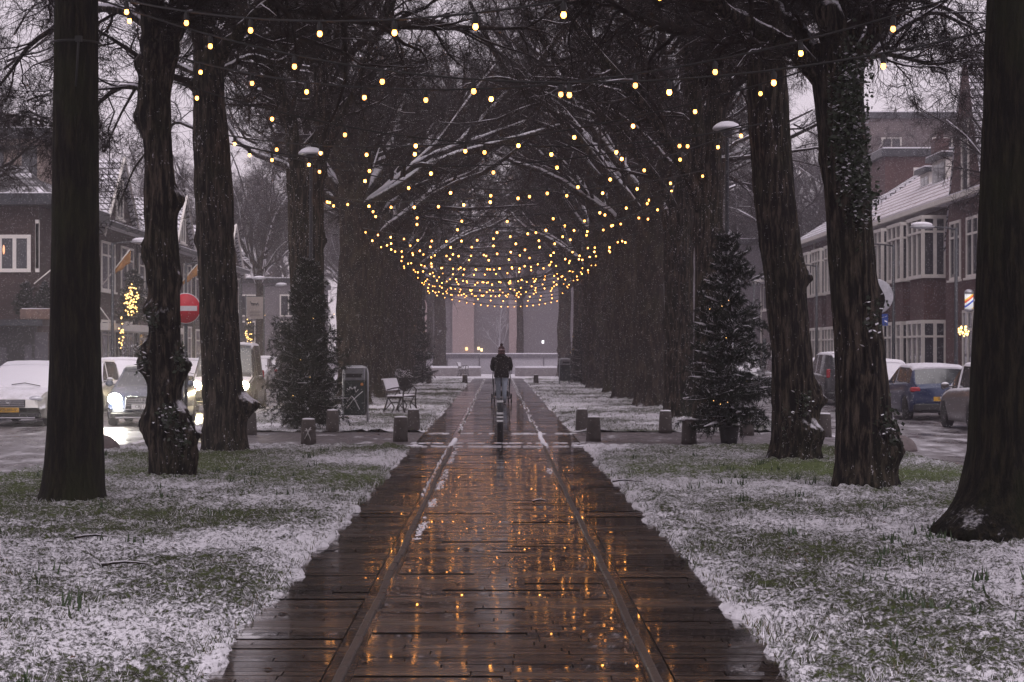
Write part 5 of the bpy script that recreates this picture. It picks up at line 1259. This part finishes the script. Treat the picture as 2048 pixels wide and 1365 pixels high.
def dormer(t, roof, s, yc, w_, xd, z0, z1, flat=True, wall=None, cols=2):
    b = MB(); xb = s * 19; b.b2((s * xd, yc - w_ / 2, z0), (xb, yc + w_ / 2, z1)); d = b.build('dormer', wall or WHITE, roof)
    b = MB(); b.b2((s * xd - s * .22, yc - w_ / 2 - .18, z1 + .002), (xb, yc + w_ / 2 + .18, z1 + .18)); b.build('dormer_roof', METAL_D, d)
    b = MB(); b.b2((s * xd - s * .2, yc - w_ / 2 - .16, z1 + .182), (xb, yc + w_ / 2 + .16, z1 + .23)); b.build('dormer_snow', SNOWM, d)
    b = MB()
    for k in range(cols):
        a = yc - w_ / 2 + .12 + (w_ - .24) * k / cols; b.b2((s * xd - s * .02, a + .04, z0 + .25), (s * xd + s * .1, a + (w_ - .24) / cols - .04, z1 - .15))
    b.build('pane', GLASS, d)
# right street
tg, rg_ = terrace('tall brick house with a steep snowy gable roof at the right', 1, 58.5, 65.9, 'plain', eave=6.6, ridge=7.6, seed=1)
def steep_gable(t, s, ga, gb, z0, pk, brick, tile):
    xf = s * 14.75; gm = (ga + gb) / 2; g_ = MB(); g_.prism([(ga, -.1), (gb, -.1), (gb, z0), (gm, pk), (ga, z0)], 'x', xf, xf + s * .5); gg = g_.build('gable', brick, t)
    q = MB(); xr = s * 22
    q.add([(xf - s * .02, ga - .3, z0 - .3), (xf - s * .02, gm, pk + .14), (xr, gm, pk + .14), (xr, ga - .3, z0 - .3), (xf - s * .02, gb + .3, z0 - .3), (xr, gb + .3, z0 - .3)], [(0, 1, 2, 3), (1, 4, 5, 2), (3, 2, 5)])
    q.build('gable_roof', tile, t)
    window(t, s, xf, gm - .6, gm + .35, 6.6, 8.9, 1, .3); window(t, s, xf, ga + .8, gm - .3, 3.9, 5.8); window(t, s, xf, gm + .5, gb - .7, 3.9, 5.8); window(t, s, xf, ga + .8, gm + .2, .7, 2.9, 3)
steep_gable(tg, 1, 60.2, 65.6, 5.2, 11.3, BRICK_R, TILE)
t1, r1 = terrace('brick house with white bays, next to the steep gabled house', 1, 66.0, 73.0, 'bays', tile=TILE_R, seed=2)
dormer(t1, r1, 1, 69.0, 2.2, 16.6, 7.4, 8.9, wall=BRICK_R)
t2, r2 = terrace('second bay-windowed house along the right street', 1, 73.0, 80.0, 'bays', tile=TILE_R, seed=3)
dormer(t2, r2, 1, 75.0, 2.4, 16.6, 7.4, 8.8)
dormer(t2, r2, 1, 78.4, 1.6, 16.8, 7.5, 8.6)
t3, r3 = terrace('third bay-windowed house, behind the ivy-clad trunk', 1, 80.0, 87.0, 'bays', tile=TILE_R, seed=4)
terrace('fourth bay-windowed house, seen between the two right trunks', 1, 87.0, 94.0, 'bays', tile=TILE, seed=5, eave=6.9)
terrace('fifth house, seen between the leaning trunk and the fir', 1, 94.0, 101.0, 'bays', tile=TILE, seed=6, eave=6.9)
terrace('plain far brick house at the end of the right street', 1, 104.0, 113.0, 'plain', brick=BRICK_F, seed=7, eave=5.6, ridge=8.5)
# left street
terrace('gabled brick house with flagpole on the left', -1, 74.5, 82.5, 'gable', seed=11, eave=6.5, ridge=8.3)
terrace('low-roofed brick house right of the gabled one', -1, 82.5, 90.5, 'plain', seed=12, eave=6.5, ridge=9.0)
terrace('second gabled house along the left street', -1, 90.5, 98.0, 'gable', seed=13, eave=6.4, ridge=8.0)
terrace('plain house before the last gable on the left', -1, 98.0, 108.0, 'plain', seed=14, eave=6.4, ridge=8.6)
terrace('last gabled house of the left street in the haze', -1, 108.0, 116.0, 'gable', seed=15, eave=6.3, ridge=7.8)
# left corner house: wall and window look towards the camera
def corner_house():
    t = thing('corner_house', 'dark brick corner house with white-framed window, dormer and dark shopfront', 'house', (0, 0, 0), 0, 'brick houses along the left street')
    Y = 65.0
    b = MB(); b.b2((-15.0, Y, -.1), (-30, 74.4, 6.35)); b.build('wall', BRICK_L, t)
    f = MB(); f.b2((-14.5, Y - .5, 6.36), (-30.5, 74.45, 6.72)); f.build('eaves', METAL_D, t)
    f = MB(); f.b2((-14.5, Y - .5, 6.722), (-30.4, 74.4, 6.76)); f.build('eaves_snow', SNOWM, t)
    r_ = MB(); r_.add([(-14.7, Y - .3, 6.765), (-14.7, 74.4, 6.765), (-30, 74.4, 6.765), (-30, Y - .3, 6.765), (-17.6, 68.5, 9.9), (-17.6, 71, 9.9), (-27, 71, 9.9), (-27, 68.5, 9.9)],
                        [(0, 1, 5, 4), (1, 2, 6, 5), (2, 3, 7, 6), (3, 0, 4, 7), (4, 5, 6, 7), (3, 2, 1, 0)]); rf = r_.build('roof', TILE_D, t)
    b = MB(); b.b2((-15.15, Y + .9, 7.0), (-17.9, 70, 8.62)); d = b.build('dormer', pmat('beige_render', (.34, .27, .24), .85, 0, .1, 3), rf)
    b = MB(); b.b2((-14.75, Y + .5, 8.622), (-18.3, 70.4, 8.95)); b.build('dormer_roof', METAL_D, d); b = MB(); b.b2((-14.8, Y + .55, 8.952), (-18.2, 70.3, 8.99)); b.build('dormer_snow', SNOWM, d)
    for (xa, xb_) in ((-15.25, -15.75), (-16.35, -16.6)):
        b = MB(); b.b2((xa, Y + .84, 7.3), (xb_, Y + .93, 8.4)); b.build('dormer_window', GLASS, d)
    b = MB(); b.b2((-16.7, 66.6, 9.2), (-16.1, 67.2, 9.55)); b.build('chimney', BRICK_L, rf)
    b = MB(); cx_ = PX(72, 67); b.tube([(cx_, 67, 8.9), (cx_, 67, 9.4)], .05, 8); b.tube([(cx_ - .18, 67, 9.1), (cx_ - .18, 67, 9.45)], .06, 8); b.tube([(cx_ + .18, 67, 9.1), (cx_ + .18, 67, 9.45)], .06, 8); b.tube([(cx_ - .18, 67, 9.2), (cx_ + .18, 67, 9.2)], .05, 8); b.build('chimney_pot', STONE, rf)
    # front windows towards the camera
    def fw(x0, x1, z0, z1, nx, lit=False, name='window'):
        f = MB(); yy = Y - .05; t_ = .12
        f.b2((x0, yy, z0), (x1, Y + .02, z0 + t_)); f.b2((x0, yy, z1 - t_), (x1, Y + .02, z1))
        for i in range(nx + 1):
            a = x0 + (x1 - x0 - t_) * i / nx; f.b2((a, yy, z0 + t_), (a + t_, Y + .02, z1 - t_))
        w_ = f.build(name, WHITE, t); p = MB(); p.b2((x0 + .05, Y - .02, z0 + .05), (x1 - .05, Y + .015, z1 - .05)); p.build('pane', GLASS, w_)
        return w_
    w0 = fw(PX(-32, Y), PX(62, Y), PZ(545, Y), PZ(470, Y), 3)
    b = MB(); b.ball((PX(8, Y), Y - .03, PZ(500, Y)), (.04, .02, .16), 10); b.build('window_lamp', emat('warm_window_lamp', (1, .35, .12), .6), w0)
    fw(PX(71, Y), PX(79, Y), PZ(545, Y), PZ(440, Y), 1, name='narrow_window')
    b = MB(); b.b2((-14.6, Y - 1.2, 2.42), (-30, Y, 2.62)); b.build('canopy', METAL_D, t)
    b = MB(); b.b2((-15.05, Y - .03, -.05), (-29, Y + .02, 2.40)); sf = b.build('shopfront', pmat('black_shopfront', (.012, .012, .014), .4), t)
    for (xa, xb_, za, zb) in ((50, 64, 725, 690), (52, 63, 755, 730), (70, 96, 735, 665), (-5, 14, 760, 695)):
        b = MB(); b.b2((PX(xa, Y), Y - .045, PZ(za, Y)), (PX(xb_, Y), Y - .031, PZ(zb, Y))); b.build('shop_pane', pmat('grey_glass', (.09, .085, .1), .2, 0, .2, 3), sf)
    return t
corner_house()
t = thing('planter_box', 'brown wooden planter on the shop canopy of the corner house', 'planter', (PX(72, 64.3), 64.3, 2.622)); b = MB(); b.box((0, 0, .17), (.95, .4, .34), ch=.02); b.build('box', pmat('planter_wood', (.16, .1, .08), .7, 0, .3, 8), t); b = MB(); b.box((0, 0, .35), (.85, .3, .03)); b.build('snow', SNOWM, t)
fir(PX(52, 64.6), 64.6, 1.3, .42, 33, 'small potted conifer at the left on the shop canopy', dense=.6, snowy=.3, name='conifer', group='small conifers on the shop canopy').location.z = 2.63
fir(PX(90, 64.3), 64.3, .95, .3, 34, 'small conifer standing in the brown planter', dense=.6, snowy=.3, name='conifer', group='small conifers on the shop canopy').location.z = 2.97
# terrace canopy and lit shrubs by the left houses
b = MB(); b.b2((-15.0, 70, 2.35), (-13.7, 88, 2.6)); tag(b.build('shop_canopy', WHITE), 'long white shop canopy along the left houses', 'canopy')
def lit_cluster(label, cx_, cy_, cz_, rx_, ry_, rz_, n, seed):
    r = np.random.default_rng(seed); t = thing('fairy_lights', label, 'fairy lights', (cx_, cy_, cz_)); pts = []
    for i in range(n):
        u = unit(r.normal(size=3)) * r.random() ** .33; pts.append((u[0] * rx_, u[1] * ry_, u[2] * rz_))
    w_ = MB(); w_.tube(pts, .004, 3); w_.build('wire', CABLE, t)
    me = None
    for p in pts:
        if me is None:
            b = MB(); b.ball((0, 0, 0), .024, 6); q = b.build('bulb', FAIRY, t); me = q.data
        else: q = link(bpy.data.objects.new('bulb', me), t)
        q.location = p
Ys = 72.0
fir(PX(268, Ys), Ys, 2.1, .75, 41, 'dark shrub full of fairy lights above the left canopy', dense=.7, snowy=.2, name='lit_shrub', group='greenery by the left houses').location.z = PZ(650, Ys)
lit_cluster('golden fairy lights wrapped round the shrub above the left canopy', PX(264, Ys - .5), Ys - .6, PZ(603, Ys), .28, .3, .62, 80, 2)
lit_cluster('trailing fairy lights hanging below the lit shrub', PX(243, 71), 71, PZ(668, 71), .1, .1, .62, 22, 3)
lit_cluster('small orange fairy lights by the far shrub on the left street', PX(497, 98), 98, PZ(672, 98), .22, .2, .9, 26, 5)
lit_cluster('golden fairy lights over the barber shop door on the right', PX(1928, 57.5), 57.5, PZ(662, 57.5), .18, .2, .16, 34, 6)
lit_cluster('small golden fairy lights in a bay window on the right', PX(1776, 76), 75.5, PZ(660, 76), .2, .25, .3, 24, 7)
fir(PX(500, 99), 99, 3.4, .6, 43, 'dark hazy conifer beside the left street', dense=.7, snowy=.2, name='conifer', group='greenery by the left houses')
# people-high brown hedge between cars and shops
shrub(PX(262, 66), 66, .9, 1.9, 'brown leafless hedge plant behind the snowy parked car', 12, -.07, .0)
# flags
FLAG = pmat('orange_flag_cloth', (.42, .2, .06), .8, 0, .25, 5)
for (xa, ya, xb_, yb, Y, lb) in ((203, 573, 262, 500, 69, 'orange pennant on a slanting pole, nearer on the left houses'), (340, 592, 395, 530, 84, 'orange pennant on a slanting pole, farther on the left houses')):
    t = thing('house_flag', lb, 'flag', (PX(xa, Y), Y, PZ(ya, Y)), 0, 'orange pennants on the left houses'); e = Vector((PX(xb_, Y) - PX(xa, Y), -.2, PZ(yb, Y) - PZ(ya, Y)))
    b = MB(); b.tube([(0, 0, 0), e], .022, 7); b.build('pole', WHITE, t)
    P = []; nu, nv = 14, 5
    for i in range(nu):
        for j in range(nv):
            u = i / (nu - 1); v = j / (nv - 1); q = e * (.45 + .55 * u); P.append((q.x + .03, q.y + .05 * math.sin(u * 9 + v * 3), q.z - v * (.16 + .28 * u) + .02 * math.sin(u * 12)))
    Q = [(i * nv + j, (i + 1) * nv + j, (i + 1) * nv + j + 1, i * nv + j + 1) for i in range(nu - 1) for j in range(nv - 1)]
    o = mobj('cloth', np_mesh('cloth', P, Q, True), FLAG, t); md = o.modifiers.new('s', 'SOLIDIFY'); md.thickness = .006
for (xa, ya, xb_, yb, Y, lb) in ((68, 568, 101, 537, 64.5, 'bare slanting flagpole on the corner house'), (200, 615, 224, 652, 69, 'bare drooping pole under the near orange pennant')):
    b = MB(); b.tube([(0, 0, 0), (PX(xb_, Y) - PX(xa, Y), .3, PZ(yb, Y) - PZ(ya, Y))], .022, 7); o = b.build('flagpole', WHITE); o.location = (PX(xa, Y), Y, PZ(ya, Y)); tag(o, lb, 'flagpole')
# barber pole
t = thing('barber_pole', 'lit red, white, blue and yellow barber pole on the right shopfront', 'barber pole', (PX(1938, 59), 59, PZ(618, 59)))
m, N, L, B = newmat('barber_stripes'); p_ = mapping(N, L, (1, 1, 1)); sx_ = N.new("ShaderNodeSeparateXYZ"); L.new(p_, sx_.inputs[0])
fr = math_(N, L, 'FRACT', math_(N, L, 'MULTIPLY_ADD', sx_.outputs[2], 2.4, math_(N, L, 'MULTIPLY', sx_.outputs[0], -1.9)))
cc = ramp(N, L, fr, [(0, (.8, .8, .8)), (.3, (.03, .09, .5)), (.45, (.8, .8, .8)), (.62, (.7, .1, .04)), (.78, (.85, .55, .08)), (.9, (.8, .8, .8))], 'CONSTANT'); L.new(cc, B.inputs['Base Color']); L.new(cc, B.inputs['Emission Color']); B.inputs['Emission Strength'].default_value = .35
b = MB(); b.lathe([(.125, .0), (.125, .44)], 20); b.build('striped_cylinder', m, t); b = MB(); b.lathe([(.05, -.1), (.14, -.06), (.14, 0)], 20); b.build('base', METAL, t); b = MB(); b.lathe([(.14, .44), (.14, .50), (.09, .56), (.03, .58)], 20); b.build('cap', METAL, t); b = MB(); b.box((.2, .1, .25), (.3, .05, .05)); b.build('bracket', METAL, t)

# buildings behind
def block(label, x0, x1, y0, y1, h, mat, rows, cols, name='apartment_block', face='y', ww=1.2, wh=1.5, roofmat=None, piers=None, win=None, z0=2.0, frame=None):
    t = thing(name, label, 'building', (0, 0, 0)); b = MB(); b.b2((x0, y0, -.2), (x1, y1, h)); b.build('wall', mat, t)
    b = MB(); b.b2((x0 - .2, y0 - .2, h + .002), (x1 + .2, y1 + .2, h + .35)); b.build('roof', roofmat or METAL_D, t)
    b = MB(); b.b2((x0 - .1, y0 - .1, h + .352), (x1 + .1, y1 + .1, h + .42)); b.build('roof_snow', SNOWM, t)
    fm = None
    for i in range(cols):
        for j in range(rows):
            cx_ = x0 + (x1 - x0) * (i + .5) / cols; zz = z0 + (h - z0 - .6) * (j + .5) / rows
            if fm is None:
                f = MB(); f.b2((-ww / 2, -.06, -wh / 2), (ww / 2, .02, wh / 2)); fo = f.build('window', frame or WHITE, t); fm = fo.data; p = MB(); p.b2((-ww / 2 + .1, -.075, -wh / 2 + .1), (-.04, -.062, wh / 2 - .1)); p.b2((.04, -.075, -wh / 2 + .1), (ww / 2 - .1, -.062, wh / 2 - .1)); po = p.build('pane', win or GLASS, fo); pm_ = po.data
            else: fo = link(bpy.data.objects.new('window', fm), t); po = link(bpy.data.objects.new('pane', pm_), fo)
            fo.location = (cx_, y0, zz)
    if piers:
        for (a, c_, mt) in piers:
            b = MB(); b.b2((a, y0 - .5, -.2), (c_, y0 + .1, h - .1)); b.build('pier', mt, t)
    return t
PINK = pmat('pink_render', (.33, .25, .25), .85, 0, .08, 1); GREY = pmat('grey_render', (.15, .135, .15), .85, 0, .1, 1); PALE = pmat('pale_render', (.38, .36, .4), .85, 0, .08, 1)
Yb = 205
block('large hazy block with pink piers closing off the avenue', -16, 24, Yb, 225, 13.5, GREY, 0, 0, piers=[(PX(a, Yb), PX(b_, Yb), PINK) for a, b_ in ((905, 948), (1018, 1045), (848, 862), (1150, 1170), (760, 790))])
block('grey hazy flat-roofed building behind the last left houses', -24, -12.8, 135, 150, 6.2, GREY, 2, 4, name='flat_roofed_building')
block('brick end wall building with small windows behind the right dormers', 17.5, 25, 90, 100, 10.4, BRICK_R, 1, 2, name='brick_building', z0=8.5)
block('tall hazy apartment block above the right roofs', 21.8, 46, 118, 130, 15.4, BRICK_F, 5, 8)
block('hazy grey building at the end of the right street', 11.2, 22, 120, 132, 8, GREY, 2, 3, name='grey_building')
bk = [o for o in bpy.data.objects if o.name.startswith('apartment_block') and o.get('label', '').startswith('large hazy')][0]
for (xa, ya, cc_) in ((933, 704, (1, .6, .2)), (957, 703, (1, .6, .25)), (963, 706, (1, .7, .3)), (1086, 690, (.9, .9, 1))):
    b = MB(); b.box((PX(xa, 204), 204.4, PZ(ya, 204) + .3), (.22, .1, .3)); b.build('lit_window', emat('far_lit_window', cc_, 1.6), bk)
# banner with a small dog emblem
t = thing('banner', 'pale hanging banner with a small dark animal emblem on the left', 'banner', (PX(510, 118), 118, PZ(638, 118))); b = MB(); b.box((0, 0, .65), (.95, .03, 1.3)); b.build('cloth', pmat('cream_banner', (.42, .36, .33), .8, 0, .06, 2), t)
e = MB(); YY = -.022
for pl in ([(-.25, .98), (-.2, .90), (.12, .88), (.2, .95)], [(-.25, .98), (-.27, 1.06)], [(-.16, .9), (-.18, .76)], [(-.08, .9), (-.07, .76)], [(.1, .88), (.08, .75)], [(.18, .92), (.2, .78)]): e.tube([(u, YY, v) for u, v in pl], .035 if len(pl) > 2 else .02, 6)
for k in range(4): e.box((0, YY, .18 + .09 * k), (.6, .006, .02))
e.build('emblem', METAL_D, t)
b = MB(); b.tube([(-.55, 0, -3.1), (-.55, 0, 1.4)], .04, 8); b.tube([(-.55, 0, 1.32), (.5, 0, 1.32)], .02, 6); b.build('pole', METAL_D, t)
# far wall with railing
t = thing('far_wall', 'long pale panelled wall with a dark snow-topped rail at the end of the avenue', 'wall', (0, 155, -.2))
b = MB(); b.b2((-22, 0, 0), (22, .3, 1.28)); b.build('panel', pmat('pale_panel', (.40, .38, .42), .5, 0, .06, .6), t)
b = MB(); b.b2((-22, -.1, 1.282), (22, .4, 1.58)); 
for k in range(18): b.b2((-21.5 + 2.5 * k, -.06, 0), (-21.4 + 2.5 * k, -.002, 1.28))
b.build('rail', pmat('grey_rail', (.13, .12, .14), .6), t); b = MB(); b.b2((-22, -.1, 1.582), (22, .4, 1.66)); b.build('snow', SNOWM, t)
# low curved snow-topped seats either side of the path end
for s, lb in ((-1, 'low rounded snow-topped seat wall, left of the path end'), (1, 'low rounded snow-topped seat wall, right of the path end')):
    t = thing('seat_wall', lb, 'seat wall', (0, 140, -.2), 0, 'rounded seat walls at the path end'); poly = [(s * 9, 0), (s * 2.2, 0)] + [(s * (2.2 - 1.0 * math.sin(a)), 1.4 - 1.4 * math.cos(a)) for a in (.3, .7, 1.1, 1.5, 1.9, 2.4, 2.8)] + [(s * 2.2, 2.8), (s * 9, 2.8)]
    b = MB(); b.prism(poly, 'z', 0, .62); b.build('wall', pmat('seat_concrete', (.22, .2, .21), .8), t); b = MB(); b.prism([(u * 1.0, v) for u, v in poly], 'z', .622, .74); b.build('snow', SNOWM, t)
sheet('snow_verge', -40, 40, END + .2, 154.6, -.172, pmat('thin_snow', (.6, .58, .63), .85, 0, .25, 1.5))
# small frosted tree in front of the far wall
r = np.random.default_rng(3); t = thing('young_tree', 'small frosted young tree in the middle at the far end', 'tree', (PX(998, 146), 146, -.2))
P = np.array([[(0, 0, 0), (.05, 0, 1), (0, 0, 2), (.05, 0, 3.2), (.1, 0, 4.3), (.3, 0, 5.2)]], float); c1, q1 = children(P, np.array([[.09, .08, .07, .055, .04, .02]]), 14, .35, (30, 60), .15, r, 5, .5, .35, .15); c2, q2 = children(c1, q1, 7, .5, (30, 60), .1, r, 4, .5, .2, .2, rmin=.012)
FROST = pmat('frosted_bark', (.34, .32, .35), .9, 0, .2, 4)
mobj('trunk', np_mesh('trunk', *np_tubes(P, np.array([[.09, .08, .07, .055, .04, .02]]), 10), True), FROST, t); V, Q = join([np_tubes(c1, q1, 5), np_tubes(c2, q2, 4)]); mobj('crown', np_mesh('crown', V, Q, True), FROST, t)

# ------------------------------------------------------------------ falling snow and haze
def flakes(n):
    r = np.random.default_rng(99); Y = 24 * (115 / 24) ** (r.random(n) ** .6); X = r.uniform(-1, 1, n) * (.29 * Y); Z = r.uniform(.02, 1, n) * np.minimum(1.8 + .19 * Y, 12.5)
    c = np.stack([X, Y, Z], -1); s_ = (.0016 + .0020 * r.random(n) + .00006 * Y)[:, None]
    d = [np.array(q, float) for q in ((1, 0, -.4), (-.5, .86, -.4), (-.5, -.86, -.4), (0, 0, 1.1))]
    V = np.stack([c + s_ * q for q in d], 1).reshape(-1, 3); b_ = np.arange(n)[:, None] * 4
    Q = np.concatenate([b_ + np.array(q) for q in ((0, 1, 3), (1, 2, 3), (2, 0, 3), (2, 1, 0))]); return np_mesh('falling_snow', V, Q)
stuff(mobj('falling_snow', flakes(170000), pmat('snowflake', (.9, .9, .93), .8, 0, .02, 3)), 'fine snowflakes falling through the air', 'snow')
m = bpy.data.materials.new('haze_air'); m.use_nodes = True; N = m.node_tree.nodes; L = m.node_tree.links
N.remove(N["Principled BSDF"]); v = N.new("ShaderNodeVolumePrincipled"); v.inputs['Density'].default_value = HAZE_DENSITY; v.inputs['Color'].default_value = (.92, .87, .95, 1)
v.inputs['Anisotropy'].default_value = .78; L.new(v.outputs[0], N["Material Output"].inputs['Volume'])
b = MB(); b.b2((-80, -45, -1.2), (80, 240, 16.6)); o = b.build('haze', m); o['kind'] = 'stuff'; o['label'] = 'cold snowy air that fades everything far away'; o['category'] = 'haze'
